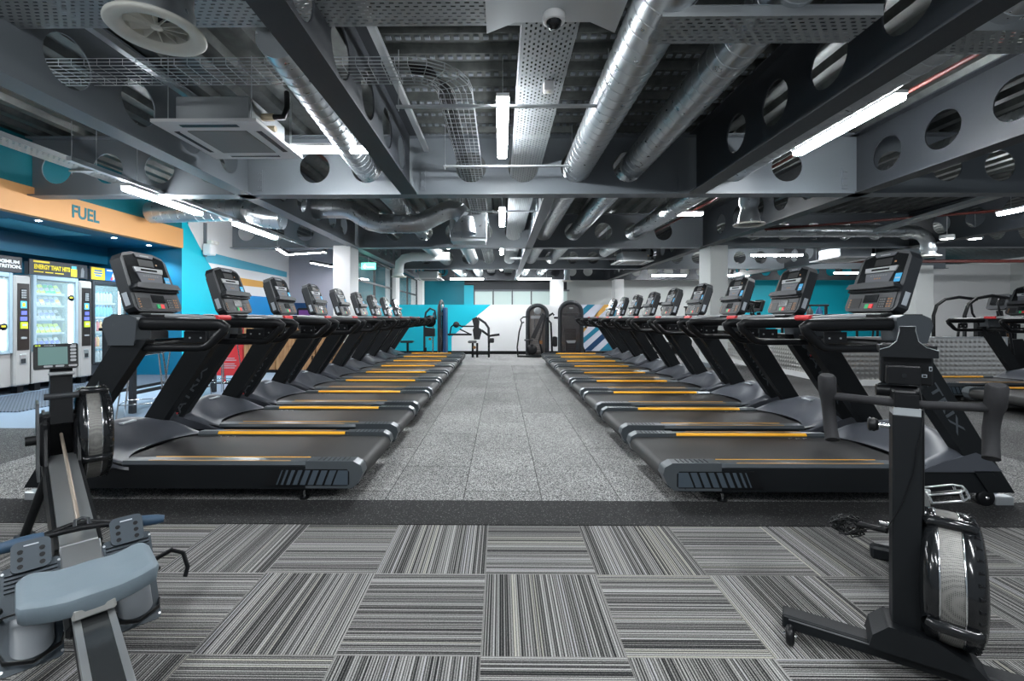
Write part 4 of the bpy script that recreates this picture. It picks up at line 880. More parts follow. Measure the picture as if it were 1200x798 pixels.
# local: +y forward to the flywheel, +x to the rower's right
def rp(x, y, z): return (x, y, z)
rl = MB(); zr = lambda y: 0.275 + 0.05 * y
rl.prism([(-0.92, zr(-0.92)), (1.05, zr(1.05)), (1.05, zr(1.05) - 0.085), (-0.92, zr(-0.92) - 0.085)], 'x', -0.043, 0.043, 'black_matte'); ro = rl.build('monorail', rw, bevel=0.004)
MB().prism([(-0.92, zr(-0.92) + 0.004), (0.34, zr(0.34) + 0.004), (0.34, zr(0.34)), (-0.92, zr(-0.92))], 'x', -0.030, 0.030, 'dalu').build('rail_top', ro)
for s in (-1, 1): MB().prism([(-0.92, zr(-0.92) + 0.007), (0.34, zr(0.34) + 0.007), (0.34, zr(0.34) - 0.02), (-0.92, zr(-0.92) - 0.02)], 'x', min(s * 0.030, s * 0.046), max(s * 0.030, s * 0.046), 'alu').build('rail_edge', ro, bevel=0.003)
MB().cyl((-0.14, -0.86, 0.03), (0.14, -0.86, 0.03), 0.03, 'black', 14).prism([(-0.89, 0.02), (-0.83, 0.02), (-0.78, 0.16), (-0.86, 0.16)], 'x', -0.04, 0.04, 'black_matte').build('rear_leg', rw, bevel=0.005)
# seat
def seat_pt(u, v):
    x = (u - 0.5) * 2; y = (v - 0.5) * 2
    ax = abs(x); hw = 0.160; k = ax * ax * (3 - 2 * ax) if ax < 1 else 1.0
    near = 0.112 + 0.016 * (1 - min(1, ax / 0.55) ** 2) * (ax < 0.55) - 0.010 * max(0, ax - 0.6) / 0.4
    far = 0.070 + 0.040 * min(1, ax / 0.7) ** 2 - 0.008 * max(0, ax - 0.8) / 0.2
    corner = 1 - 0.07 * max(0, abs(y) - 0.7) / 0.3 * (ax > 0.8) * (ax - 0.8) / 0.2
    X = x * hw * (1 - 0.05 * max(0, abs(y) - 0.75) / 0.25); Y = (y * near if y < 0 else y * far) * corner
    Z = 0.372 - 0.016 * sin(pi * ax) ** 2 * (1 - 0.6 * abs(y)) - 0.006 * (1 - ax) * (y < 0) * abs(y) + 0.004 * y
    ed = max(abs(x), abs(y)); Z -= 0.012 * max(0, (ed - 0.86) / 0.14) ** 2
    return (X, Y, Z)
sb = MB(); NU, NV = 28, 16; sb.grid(seat_pt, NU, NV, 'seat')
rim = [seat_pt(i / NU, 0) for i in range(NU)] + [seat_pt(1, j / NV) for j in range(NV)] + [seat_pt(1 - i / NU, 1) for i in range(NU)] + [seat_pt(0, 1 - j / NV) for j in range(NV)]
n = len(rim)
def drop(p, k, dz): return (p[0] * k, p[1] * k, p[2] - dz)
lv = [[drop(p, 1.0, 0) for p in rim], [drop(p, 1.015, 0.008) for p in rim], [drop(p, 0.985, 0.045) for p in rim], [drop(p, 0.93, 0.052) for p in rim]]
vs = [v for l_ in lv for v in l_]; sb.add(vs, [(i * n + j, i * n + (j + 1) % n, (i + 1) * n + (j + 1) % n, (i + 1) * n + j) for i in range(3) for j in range(n)] + [tuple(3 * n + j for j in range(n))], 'seat', True)
seat = sb.build('seat', rw); bpy.context.view_layer.update()
MB().box(-0.050, 0.050, -0.125, 0.07, 0.283, 0.318, 'carriage', 0.006).box(-0.06, 0.06, -0.06, 0.06, 0.20, 0.24, 'black', 0.01).build('seat_carriage', rw)
# footrests
for s in (-1, 1):
    fm = Matrix.Translation((s * 0.125, 0.19, 0.245)) @ Matrix.Rotation(R(50), 4, 'X')     # y' runs up the plate
    p = MB(fm); p.prism(rounded(-0.070, 0.070, -0.19, 0.125, 0.012), 'z', -0.012, 0.0, 'footgrey')
    fr_ = p.build('foot_plate', rw, bevel=0.003)
    p = MB(fm)
    for k in range(5): p.box(-0.062, 0.062, 0.045 + k * 0.013, 0.051 + k * 0.013, 0.0, 0.012, 'footgrey')
    p.build('plate_rib', fr_)
    p = MB(fm); p.prism(rounded(-0.048, 0.048, 0.095, 0.195, 0.018), 'z', 0.010, 0.022, 'footgrey'); tb = p.build('toe_adjuster', fr_, bevel=0.003)
    p = MB(fm)
    for k in range(3):
        for q in (-0.026, 0.026): p.cyl((q, 0.112 + k * 0.024, 0.0215), (q, 0.112 + k * 0.024, 0.0235), 0.0075, 'black', 12)
    p.box(-0.018, 0.018, 0.176, 0.180, 0.022, 0.024, 'label'); p.build('peg_hole', tb)
    p = MB(fm)
    for q in (-0.066, 0.066):
        for y in (-0.175, 0.11): p.cyl((q, y, 0), (q, y, 0.002), 0.004, 'alu', 8)
    p.build('screw', fr_)
    p = MB(fm); N_ = 14
    def heel(u, v, s=s): a = pi * u; return (0.050 * cos(a), -0.13 - 0.0 + 0.02 * sin(a) * 0 + v * 0.09 - 0.04 * sin(a) * (1 - v), 0.0 + 0.030 * sin(a) ** 0.5 * (1 - 0.55 * v) if 0 < u < 1 else 0.0)
    p.grid(heel, N_, 5, 'smoke'); p.build('heel_cup', fr_, recalc=False)
    st_ = MB(fm); st_.tube([(-0.075, -0.03, 0.0), (-0.07, -0.035, 0.045), (0.0, -0.04, 0.065), (0.07, -0.035, 0.045), (0.075, -0.03, 0.0)], 0.012, 'black', 6, sx=0.25)
    st_.build('foot_strap', fr_)
    st2 = MB(fm); st2.tube([(-0.07, -0.13, 0.004), (-0.062, -0.16, 0.032), (0.0, -0.185, 0.046), (0.062, -0.16, 0.032), (0.07, -0.13, 0.004)], 0.009, 'black', 6, sx=0.4); st2.build('heel_strap', fr_)
tl_ = MB(); tl_.tube([(0.19, 0.16, 0.27), (0.24, 0.15, 0.29), (0.275, 0.14, 0.27), (0.285, 0.12, 0.22), (0.275, 0.115, 0.19)], 0.009, 'black', 6, sx=0.3); tl_.build('loose_strap_end', rw)
tl_ = MB(); tl_.tube([(-0.19, 0.16, 0.26), (-0.24, 0.1, 0.24), (-0.27, 0.06, 0.21)], 0.010, 'black', 6, sx=0.3); tl_.build('loose_strap_end', rw)
MB().cyl((-0.20, 0.31, 0.27), (0.20, 0.31, 0.27), 0.016, 'black', 12).prism([(0.20, 0.27), (0.36, 0.31), (0.34, 0.17), (0.22, 0.17)], 'x', -0.07, 0.07, 'black').build('foot_brace', rw)
MB(Matrix.Translation((0, 0.26, 0.312)) @ Matrix.Rotation(R(20), 4, 'X')).box(-0.055, 0.055, -0.07, 0.07, 0, 0.012, 'alu', 0.004).build('rail_cover_plate', rw)
# main frame up to the flywheel
fr2 = MB(); FP = [(0.36, 0.325), (1.18, 0.44), (1.24, 0.58), (1.30, 0.65), (1.58, 0.66), (1.60, 0.34), (1.35, 0.28), (0.45, 0.24)]
fr2.prism(FP, 'x', -0.066, -0.054, 'black'); fr2.prism(FP, 'x', 0.054, 0.066, 'black')
fr2.box(-0.054, 0.054, 1.48, 1.58, 0.32, 0.62, 'black'); fr2.box(-0.08, 0.08, 1.32, 1.44, 0.61, 0.67, 'black', 0.01); fr2.box(-0.08, -0.045, 1.26, 1.40, 0.42, 0.64, 'black', 0.01); fr2.box(0.045, 0.08, 1.26, 1.40, 0.42, 0.64, 'black', 0.01)
fr2.build('main_frame', rw, bevel=0.006)
MB().prism([(0.36, 0.335), (1.30, 0.465), (1.30, 0.42), (0.36, 0.29)], 'x', -0.052, 0.052, 'alu').build('chain_channel', rw, bevel=0.004)
for s in (-1, 1):
    MB().tube([(s * 0.05, 1.40, 0.34), (s * 0.13, 1.46, 0.04)], 0.02, 'black', 10).build('front_leg', rw); MB().box(s * 0.13 - 0.04, s * 0.13 + 0.04, 1.42, 1.50, 0.0, 0.045, 'black', 0.01).build('foot_block', rw)
MB().cyl((-0.066, 1.36, 0.54), (-0.13, 1.36, 0.54), 0.024, 'black', 14).build('knob', rw)
MB().prism([(1.22, 0.36), (1.50, 0.36), (1.54, 0.72), (1.36, 0.72)], 'x', -0.090, -0.080, 'dgrey').build('side_guard', rw, bevel=0.004)
# chain and handle
MB().tube([(0.0, 0.40, 0.40), (0.0, 1.34, 0.56)], 0.007, 'chain', 8).build('chain', rw)
hm = Matrix.Translation((0.005, 0.34, 0.385)) @ Matrix.Rotation(R(-3), 4, 'Z') @ Matrix.Rotation(R(4), 4, 'Y')
h_ = MB(hm); h_.tube([(-0.115, -0.010, 0), (-0.05, -0.004, 0.006), (0, -0.002, 0.008), (0.05, -0.004, 0.006), (0.115, -0.010, 0)], 0.011, 'black', 10)
h_.tube([(-0.11, -0.005, 0.004), (-0.03, 0.038, 0.012), (0.03, 0.038, 0.012), (0.11, -0.005, 0.004)], 0.008, 'black', 8)
for q in (-0.075, 0.075): h_.tube([(q, -0.006, 0.004), (q * 0.7, 0.022, 0.01)], 0.005, 'black', 6)
h_.tube([(-0.02, 0.0, 0.01), (-0.018, 0.05, 0.02), (0.0, 0.062, 0.022), (0.018, 0.05, 0.02), (0.02, 0.0, 0.01)], 0.006, 'dgrey', 8)
hd = h_.build('handle', rw)
for s in (-1, 1): MB(hm).tube([(s * 0.10, -0.008, 0.001), (s * 0.125, -0.014, 0.0), (s * 0.18, -0.026, -0.002), (s * 0.22, -0.031, -0.004), (s * 0.242, -0.035, -0.005)], [0.018, 0.0205, 0.020, 0.0185, 0.013], 'grip', 14).build('grip', hd)
# flywheel cage
def flywheel(parent, cx_, cy_, cz_, r=0.235, hw=0.075, yaw=0.0):
    c = (cx_, cy_, cz_); FM = Matrix.Translation(c) @ Matrix.Rotation(yaw, 4, 'Z') @ Matrix.Translation(-Vector(c)); a = MB(FM)
    a.lathe([(0.05, -hw - 0.020), (r * 0.5, -hw - 0.020), (r * 0.88, -hw - 0.012), (r * 0.98, -hw), (r, -hw * 0.70), (r * 0.99, -hw * 0.55)], c, 'gloss', 44, 'x'); a.lathe([(r * 0.99, hw * 0.45), (r, hw * 0.62), (r * 0.985, hw * 1.1), (r * 0.84, hw + 0.02), (r * 0.5, hw + 0.024), (0.05, hw + 0.024), (0.001, hw + 0.024)], c, 'gloss', 44, 'x')
    a.lathe([(0.001, -hw - 0.020), (0.05, -hw - 0.020)], c, 'gloss', 20, 'x'); cg = a.build('flywheel_cage', parent)
    MB(FM).lathe([(r * 0.975, -hw * 0.56), (r * 0.982, 0), (r * 0.975, hw * 0.48)], c, 'band', 56, 'x').build('perforated_band', cg)
    e = MB(FM)
    for q in (-hw * 0.55, hw * 0.46): e.lathe([(r * 0.99, q - 0.002), (r * 1.0, q), (r * 0.99, q + 0.002)], c, 'chrome', 56, 'x')
    e.build('band_edge', cg)
    for k, an in enumerate((-68, 22, 112, 202)):
        cl = MB(FM @ Matrix.Translation(c) @ Matrix.Rotation(R(an), 4, 'X')); cl.tube([(-hw * 0.95, -r * 0.985, 0), (-hw * 0.8, -r * 1.02, 0), (hw * 0.8, -r * 1.02, 0), (hw * 0.95, -r * 0.985, 0)], 0.018, 'gloss', 12); cl.lathe([(0.001, 0.024), (0.02, 0.018), (0.025, 0)], (-hw * 0.85, -r * 1.0, 0), 'gloss', 12, 'y').lathe([(0.001, -0.012), (0.008, -0.012)], (hw * 0.85, -r * 1.02, 0), 'chrome', 8, 'y'); cl.build('cage_clamp', cg)
    rb = MB(FM)
    for k in range(30):
        an = 2 * pi * k / 36; rb.cyl((cx_ + hw * 0.92, cy_ + r * 0.99 * cos(an), cz_ + r * 0.99 * sin(an)), (cx_ + hw * 1.12, cy_ + r * 0.95 * cos(an), cz_ + r * 0.95 * sin(an)), 0.006, 'black', 6)
    rb.build('vent_rib', cg); return cg
flywheel(rw, 0.125, 1.45, 0.53, 0.252, 0.056)
# monitor
ma = MB(); ma.prism([(1.29, 0.62), (1.42, 0.62), (1.42, 0.86), (1.38, 0.93), (1.32, 0.91)], 'x', -0.042, 0.042, 'black'); ma.box(-0.05, 0.05, 1.29, 1.34, 0.865, 0.883, 'silver', 0.005); ma.cyl((-0.065, 1.31, 0.76), (0.065, 1.31, 0.76), 0.016, 'dgrey', 12)
ma.build('monitor_arm', rw, bevel=0.005)
def monitor(parent, mtx, port=False):
    b = MB(mtx); b.prism(rounded(-0.098, 0.098, -0.075, 0.075, 0.010), 'z', -0.035, 0.0, 'black'); mo = b.build('monitor', parent, bevel=0.004)
    MB(mtx).box(-0.078, 0.050, -0.052, 0.055, 0.0, 0.002, 'lcd').build('display', mo)
    b = MB(mtx)
    for k in range(5): b.prism([(0.064 + 0.0, -0.036 + k * 0.021), (0.086, -0.036 + k * 0.021), (0.089, -0.029 + k * 0.021), (0.086, -0.022 + k * 0.021), (0.064, -0.022 + k * 0.021), (0.061, -0.029 + k * 0.021)], 'z', 0.0, 0.003, 'silver')
    for x in (-0.035, 0.015, 0.073): b.prism([(x - 0.017, -0.067), (x + 0.017, -0.067), (x + 0.02, -0.061), (x + 0.017, -0.056), (x - 0.017, -0.056), (x - 0.02, -0.061)], 'z', 0.0, 0.003, 'silver')
    b.build('button', mo)
    MB(mtx).box(-0.090, -0.079, 0.061, 0.069, 0, 0.001, 'lime').box(-0.076, -0.067, 0.061, 0.069, 0, 0.001, 'lime').build('lime_logo', mo)
    fr__ = mtx @ Matrix.Translation((-0.028, 0.065, 0.001))
    text_obj('lettering', 'concept 2', 0.012, 'label', fr__, mo, depth=0.0004); text_obj('lettering', 'PM5', 0.011, 'label', mtx @ Matrix.Translation((0.078, 0.065, 0.001)), mo, depth=0.0004)
    return mo
mm = frame((-0.02, 1.30, 0.965), (1, 0, 0), (0, 0.22, 1)) @ Matrix.Scale(0.84, 4); monitor(rw, mm)

# ================================================================== EXERCISE BIKE (right foreground)
BA = R(-33); bk = thing('exercise_bike', (1.324, 1.504, 0), 'black air exercise bike with foam grips and a flywheel cage, front foot towards the camera', 'exercise bike', BA)
# local: -y faces the camera (front of the bike), +y to the saddle, +x towards the flywheel
po = MB(); po.box(-0.036, 0.036, -0.036, 0.036, 0.09, 0.845, 'black_matte'); po.build('front_post', bk, bevel=0.004)
MB().box(0.036, 0.048, 0.0, 0.03, 0.10, 0.86, 'black').build('side_channel', bk, bevel=0.003)
MB().box(-0.034, 0.034, -0.034, 0.034, 0.835, 0.868, 'galv').box(-0.030, 0.030, -0.030, 0.030, 0.868, 0.91, 'black').build('stem', bk)
ft = MB(); ft.box(-0.34, 0.34, -0.035, 0.035, 0.035, 0.085, 'black_matte', 0.006); ft.build('front_foot', bk)
MB().prism([(-0.10, 0.085), (0.12, 0.085), (0.20, 0.065), (0.15, 0.12), (0.06, 0.165), (-0.05, 0.17), (-0.09, 0.13)], 'y', -0.075, 0.05, 'black_matte').build('foot_shroud', bk, bevel=0.008)
for s in (-1, 1):
    MB().lathe([(0.001, -0.014), (0.02, -0.014), (0.031, -0.010), (0.034, 0), (0.031, 0.010), (0.02, 0.014), (0.001, 0.014)], (s * 0.315, -0.06, 0.034), 'black', 20, 'x').cyl((s * 0.315 - 0.02, -0.06, 0.034), (s * 0.315 + 0.02, -0.06, 0.034), 0.007, 'chrome', 8).build('transport_wheel', bk)
MB().box(-0.32, 0.32, -0.037, -0.035, 0.072, 0.076, 'print_grey').build('foot_seam', bk)
rf = MB(); rf.prism([(-0.03, 0.03), (0.03, 0.03), (0.16, 0.85), (0.10, 0.85)], 'z', 0.05, 0.12, 'black_matte'); rf.box(0.0, 0.26, 0.84, 0.90, 0.0, 0.06, 'black_matte', 0.01); rf.build('base_beam', bk)
MB().prism([(0.45, 0.10), (0.53, 0.10), (0.56, 0.84), (0.51, 0.84)], 'x', 0.055, 0.105, 'black_matte').build('seat_post', bk, bevel=0.006)
def saddle(u, v): a = u; x = (v - 0.5) * 2; wd = 0.022 + 0.062 * (a ** 2.0); return (0.080 + x * wd, 0.40 + 0.26 * a, 0.875 + 0.012 * a - 0.03 * abs(x) ** 2.5 - 0.01 * max(0, 0.15 - a) / 0.15)
sd_ = MB(); sd_.grid(saddle, 16, 12, 'gloss'); sd_.grid(lambda u, v: (saddle(u, v)[0] * 0.98, saddle(u, v)[1], saddle(u, v)[2] - 0.022), 16, 12, 'gloss'); sd_.build('saddle', bk, recalc=False)
hb = MB(); hb.tube([(-0.205, 0.0, 0.885), (-0.10, -0.005, 0.882), (0, -0.008, 0.877), (0.10, -0.005, 0.882), (0.205, 0.0, 0.885)], 0.0135, 'foam', 12); hbo = hb.build('handlebar', bk)
for s in (-1, 1):
    MB().tube([(s * 0.207, -0.01, 0.958), (s * 0.207, -0.008, 0.95), (s * 0.205, 0.0, 0.895), (s * 0.204, 0.012, 0.865), (s * 0.200, 0.016, 0.82), (s * 0.196, 0.0, 0.765), (s * 0.192, -0.018, 0.735)], [0.021, 0.0265, 0.026, 0.0205, 0.020, 0.020, 0.021], 'foam', 14).build('grip', hbo)
MB().cyl((-0.036, 0, 0.80), (-0.068, 0, 0.80), 0.008, 'chrome', 8).lathe([(0.001, -0.095), (0.018, -0.095), (0.024, -0.09), (0.021, -0.085), (0.024, -0.08), (0.021, -0.075), (0.018, -0.068), (0.001, -0.066)], (0, 0, 0.80), 'black', 12, 'x').build('adjuster_knob', bk)
# monitor seen from behind with its cradle
MT = Matrix.Translation((0.018, 0.12, -0.035)) @ Matrix.Diagonal((0.90, 1, 1, 1)); mb_ = MB(MT); mb_.box(-0.075, 0.075, -0.03, 0.02, 0.965, 1.105, 'black', 0.006); mon = mb_.build('monitor', bk)
MB(MT).prism([(-0.080, 1.075), (-0.082, 1.10), (0.082, 1.10), (0.080, 1.075)], 'y', -0.045, 0.03, 'black').build('monitor_top', mon, bevel=0.004)
crp = [(-0.083, 1.085), (-0.055, 1.095), (-0.034, 1.115), (-0.026, 1.15), (-0.026, 1.165), (0.020, 1.165), (0.020, 1.15), (0.028, 1.115), (0.05, 1.095), (0.083, 1.085), (0.083, 1.06), (-0.083, 1.06)]
MB(MT).prism(crp, 'y', -0.058, -0.050, 'gloss').build('phone_cradle', bk, bevel=0.002)
MB(MT).tube([(x, -0.059, z) for x, z in crp[:10]], 0.0012, 'alu', 5).build('cradle_edge', bk)
MB(MT).box(-0.065, 0.033, -0.075, -0.03, 0.968, 1.032, 'black', 0.004).cyl((-0.015, -0.077, 1.0), (-0.015, -0.073, 1.0), 0.008, 'gloss', 12).build('battery_box', mon)
MB(MT).box(0.042, 0.056, -0.033, -0.030, 0.993, 1.003, 'label').box(0.0445, 0.0535, -0.034, -0.033, 0.995, 1.001, 'black').box(0.062, 0.070, -0.033, -0.030, 1.015, 1.03, 'label').box(0.0635, 0.0685, -0.034, -0.033, 1.0175, 1.0275, 'black').build('socket', mon)
MB().cyl((-0.065, 0.08, 0.908), (0.045, 0.08, 0.908), 0.020, 'black', 14).box(-0.03, 0.03, -0.01, 0.10, 0.885, 0.92, 'black', 0.005).build('hinge', bk)
fl = flywheel(bk, 0.114, 0.067, 0.32, 0.205, 0.055, R(-7))
MB().box(0.036, 0.06, -0.03, 0.03, 0.25, 0.45, 'black', 0.008).build('flywheel_mount', bk)
cr = MB(); cr.cyl((-0.03, 0.30, 0.36), (0.11, 0.30, 0.36), 0.016, 'chrome', 12); cr.prism([(0.29, 0.36), (0.31, 0.36), (0.29, 0.53), (0.27, 0.53)], 'x', 0.09, 0.11, 'alu'); cr.build('crank', bk, bevel=0.003)
for (x, y, z) in ((0.150, 0.28, 0.525),):
    p = MB(Matrix.Translation((x, y, z)) @ Matrix.Rotation(R(-18), 4, 'Y')); pr = [(-0.05, -0.045), (0.035, -0.045), (0.055, -0.02), (0.055, 0.02), (0.035, 0.045), (-0.05, 0.045)]
    p.tube([(a, b_, 0.014) for a, b_ in pr], 0.0035, 'alu', 6, closed=True); p.tube([(a, b_, -0.014) for a, b_ in pr], 0.0035, 'alu', 6, closed=True)
    for a, b_ in pr: p.cyl((a, b_, -0.014), (a, b_, 0.014), 0.005, 'chrome', 6)
    p.cyl((-0.05, 0, 0), (0.055, 0, 0), 0.010, 'black', 10); p.build('pedal', bk)
MB().tube([(0.04, 0.03, 0.93), (0.042, -0.025, 0.86), (0.034, -0.040, 0.80), (0.022, -0.040, 0.74), (0.014, -0.039, 0.66), (-0.012, -0.039, 0.56), (-0.045, -0.035, 0.48), (-0.10, 0.0, 0.44), (-0.13, 0.02, 0.42)], 0.0016, 'black', 6).build('cable', bk)
coil = []
for k in range(120):
    a = k * 0.55; rr_ = 0.035 + 0.012 * sin(k * 1.7); coil.append((-0.145 + rr_ * cos(a) * 1.1, 0.05 + 0.02 * sin(k * 0.9), 0.425 + rr_ * sin(a) * 0.7 + 0.008 * sin(k * 2.3)))
MB().tube(coil, 0.003, 'black', 6).build('coiled_cable', bk)
MB().cyl((-0.045, 0, 0.45), (-0.12, 0.04, 0.44), 0.01, 'black', 8).build('cable_hook', bk)

# ================================================================== VENDING MACHINES (in the niche, fronts facing +x)
VX = -7.35
def make_vending(y0, wd, label, kind='snack', col_w=0.24):
    t = thing('vending_machine' if kind != 'fridge' else 'drinks_fridge', (VX, y0, 0), label, 'vending machine' if kind != 'fridge' else 'fridge')
    D = 0.82; gl = wd - (col_w if kind != 'fridge' else 0)
    body = 'vend' if kind != 'fridge' else 'steel_dark'
    b = MB(); b.box(-D, -0.40, 0, wd, 0.12, 1.83, body, 0.01); b.box(-0.40, -0.02, 0, 0.045, 0.12, 1.83, body); b.box(-0.40, -0.02, gl - 0.045, gl, 0.12, 1.83, body); b.box(-0.40, -0.02, 0.045, gl - 0.045, 1.74, 1.83, body)
    if kind != 'fridge': b.box(-0.40, 0.0, 0, gl, 0.12, 0.62, body, 0.01)
    else: b.box(-0.40, 0.0, 0, gl, 0.12, 0.32, body, 0.01)
    b.build('cabinet', t)
    for y in (0.08, wd - 0.12): MB().box(-0.14, -0.04, y, y + 0.09, 0, 0.12, 'black').build('foot', t)
    zb = 0.62 if kind != 'fridge' else 0.32
    d = MB(); fc = 'vend_blue' if kind != 'fridge' else 'dgrey'
    d.box(-0.02, 0.03, 0.0, 0.05, zb, 1.83, fc, 0.008); d.box(-0.02, 0.03, gl - 0.05, gl, zb, 1.83, fc, 0.008); d.box(-0.02, 0.03, 0.05, gl - 0.05, 1.76, 1.83, fc, 0.008); d.box(-0.02, 0.03, 0.05, gl - 0.05, zb, zb + 0.03, fc); dr = d.build('door', t)
    MB().box(0.005, 0.010, 0.05, gl - 0.05, zb + 0.03, 1.76, 'glass').build('door_glass', dr)
    MB().box(-0.398, -0.39, 0.045, gl - 0.045, zb, 1.74, 'vend_in').build('back_panel', t)
    MB().box(-0.07, -0.045, gl - 0.085, gl - 0.06, zb + 0.05, 1.72, 'vtube').build('light_tube', t)
    MB().box(-0.10, -0.04, gl - 0.16, gl - 0.15, zb + 0.02, 1.74, 'glass').build('inner_divider', t)
    zs = [0.68, 0.91, 1.14, 1.36, 1.55] if kind != 'fridge' else [0.36, 0.62, 0.90, 1.17, 1.43]
    for z in zs: MB().box(-0.38, -0.06, 0.05, gl - 0.17, z - 0.015, z, 'silver').box(-0.06, -0.055, 0.05, gl - 0.17, z - 0.03, z + 0.005, 'label').build('shelf', t)
    if kind != 'fridge':
        c = MB(); c.box(-D, 0.05, gl, wd, 0.12, 1.80, body, 0.02); c.build('payment_column', t)
        p = MB(); p.box(0.05, 0.06, gl + 0.035, wd - 0.03, 0.66, 1.68, 'brown', 0.004); pn = p.build('payment_panel', t)
        ym = (gl + wd) / 2
        MB().box(0.06, 0.066, ym - 0.045, ym + 0.045, 1.44, 1.60, 'black').build('keypad', pn)
        k = MB()
        for i in range(4):
            for j in range(3): k.box(0.066, 0.070, ym - 0.036 + j * 0.025, ym - 0.016 + j * 0.025, 1.455 + i * 0.035, 1.478 + i * 0.035, 'silver')
        k.build('key', pn)
        MB().box(0.06, 0.064, ym - 0.045, ym + 0.045, 1.30, 1.41, 'lblue').box(0.064, 0.066, ym - 0.02, ym + 0.02, 1.325, 1.385, 'ad_yellow').build('payment_sticker', pn)
        MB().box(0.06, 0.064, ym - 0.035, ym + 0.045, 1.20, 1.26, 'violet').build('payment_sticker', pn)
        MB().box(0.06, 0.064, ym - 0.05, ym + 0.05, 1.11, 1.17, 'violet').build('payment_sticker', pn)
        MB().box(0.06, 0.075, ym - 0.05, ym + 0.05, 0.99, 1.09, 'lime').box(0.075, 0.077, ym - 0.03, ym + 0.03, 1.03, 1.06, 'label').build('coin_slot', pn)
        MB().box(0.06, 0.07, ym - 0.045, ym + 0.045, 0.83, 0.86, 'silver', 0.004).build('card_slot', pn)
        MB().box(0.05, 0.058, ym - 0.05, ym + 0.05, 0.44, 0.60, 'alu', 0.006).box(0.058, 0.06, ym - 0.035, ym + 0.035, 0.46, 0.53, 'dgrey').build('change_tray', t)
        MB().box(0.0, 0.015, 0.10, gl - 0.2, 0.36, 0.52, 'vend_blue', 0.01).box(0.015, 0.017, 0.14, gl - 0.24, 0.38, 0.49, 'dgrey').build('delivery_flap', t)
        rd = MB(); rd.lathe([(0.001, 0.0), (0.055, 0.0), (0.055, -0.003)], (0.014, gl - 0.12, 1.49 if y0 > 7 else 1.02), 'black', 24, 'x').box(0.0145, 0.016, gl - 0.15, gl - 0.09, (1.49 if y0 > 7 else 1.02) - 0.005, (1.49 if y0 > 7 else 1.02) + 0.02, 'ad_yellow'); rd.build('round_sticker', dr)
    return t, gl, zs
def packet_proto(m1, m2):
    t = thing('snack_packet', (0, 0, 0), 'x', 'snack')
    MB(Matrix.Rotation(R(-18), 4, 'Y') @ Matrix.Rotation(R(12), 4, 'X')).prism([(-0.036, 0.0), (0.036, 0.0), (0.042, 0.06), (0.034, 0.145), (0.0, 0.155), (-0.034, 0.145), (-0.042, 0.06)], 'x', -0.008, 0.008, m1).build('wrapper', t, bevel=0.004)
    MB(Matrix.Rotation(R(-18), 4, 'Y') @ Matrix.Rotation(R(12), 4, 'X')).box(0.0085, 0.0095, -0.034, 0.034, 0.045, 0.10, m2).build('print_band', t); return t
def bottle_proto(liq, cap):
    t = thing('drink_bottle', (0, 0, 0), 'x', 'bottle')
    MB().lathe([(0.001, 0.0), (0.030, 0.002), (0.032, 0.02), (0.032, 0.13), (0.026, 0.16), (0.013, 0.185), (0.013, 0.195)], (0, 0, 0), liq, 12).build('body', t)
    MB().lathe([(0.015, 0.19), (0.015, 0.21), (0.001, 0.212)], (0, 0, 0), cap, 10).build('cap', t); return t
vm1, g1, z1 = make_vending(5.98, 1.02, 'pale grey vending machine nearest the camera, cut by the picture edge')
vm2, g2, z2 = make_vending(7.06, 1.00, 'pale grey vending machine with lit snacks, under the yellow-lettered header')
vm3, g3, z3 = make_vending(8.10, 0.74, 'dark drinks fridge with rows of bottles, under the blue header', 'fridge')
packs = [packet_proto('label', 'violet'), packet_proto('silver', 'black'), packet_proto('lime', 'label'), packet_proto('label', 'stripe_orange'), packet_proto('ad_yellow', 'label'), packet_proto('green_btn', 'label')]
used = set()
RN = ['lowest', 'second lowest', 'middle', 'second highest', 'top']
def put(pr, kind, x, y, z, label, group):
    if kind not in used: used.add(kind); o = pr; o.location = (x, y, z); o['label'] = label; o['group'] = group; return o
    return clone(pr, (x, y, z), None, label, group)
for mi, (y0, gl, zs, who) in enumerate(((5.98, g1, z1, 'the cut-off vending machine'), (7.06, g2, z2, 'the snack machine under the yellow header'))):
    for r_i, z in enumerate(zs):
        for k in range(6):
            y = y0 + 0.10 + k * (gl - 0.32) / 5.0; pi_ = [(0, 4), (2, 4), (0, 1), (0, 3), (2, 5)][r_i][random.random() > 0.6]
            for dx in (-0.10, -0.22): put(packs[pi_], 'p%d' % pi_, VX + dx, y, z + 0.002, 'wrapped snack on the %s shelf of %s' % (RN[r_i], who), 'snacks on the %s shelf of %s' % (RN[r_i], who))
bots = [bottle_proto('label', 'blue_label'), bottle_proto('stripe_orange', 'white'), bottle_proto('lblue', 'ad_blue'), bottle_proto('red', 'white')]
for r_i, z in enumerate(z3):
    for k in range(7):
        y = 8.10 + 0.09 + k * (g3 - 0.32) / 6.0; bi = [0, [0, 3, 1][k % 3], [1, 0, 3][k % 3], 2, 0][r_i]
        put(bots[bi], 'b%d' % bi, VX - 0.10, y, z + 0.002, 'drink bottle on the %s shelf of the drinks fridge' % RN[r_i], 'bottles on the %s shelf of the drinks fridge' % RN[r_i])
for i_, p_ in enumerate(packs):
    if 'p%d' % i_ not in used: 
        for ch in kids(p_): bpy.data.objects.remove(ch)
        bpy.data.objects.remove(p_)
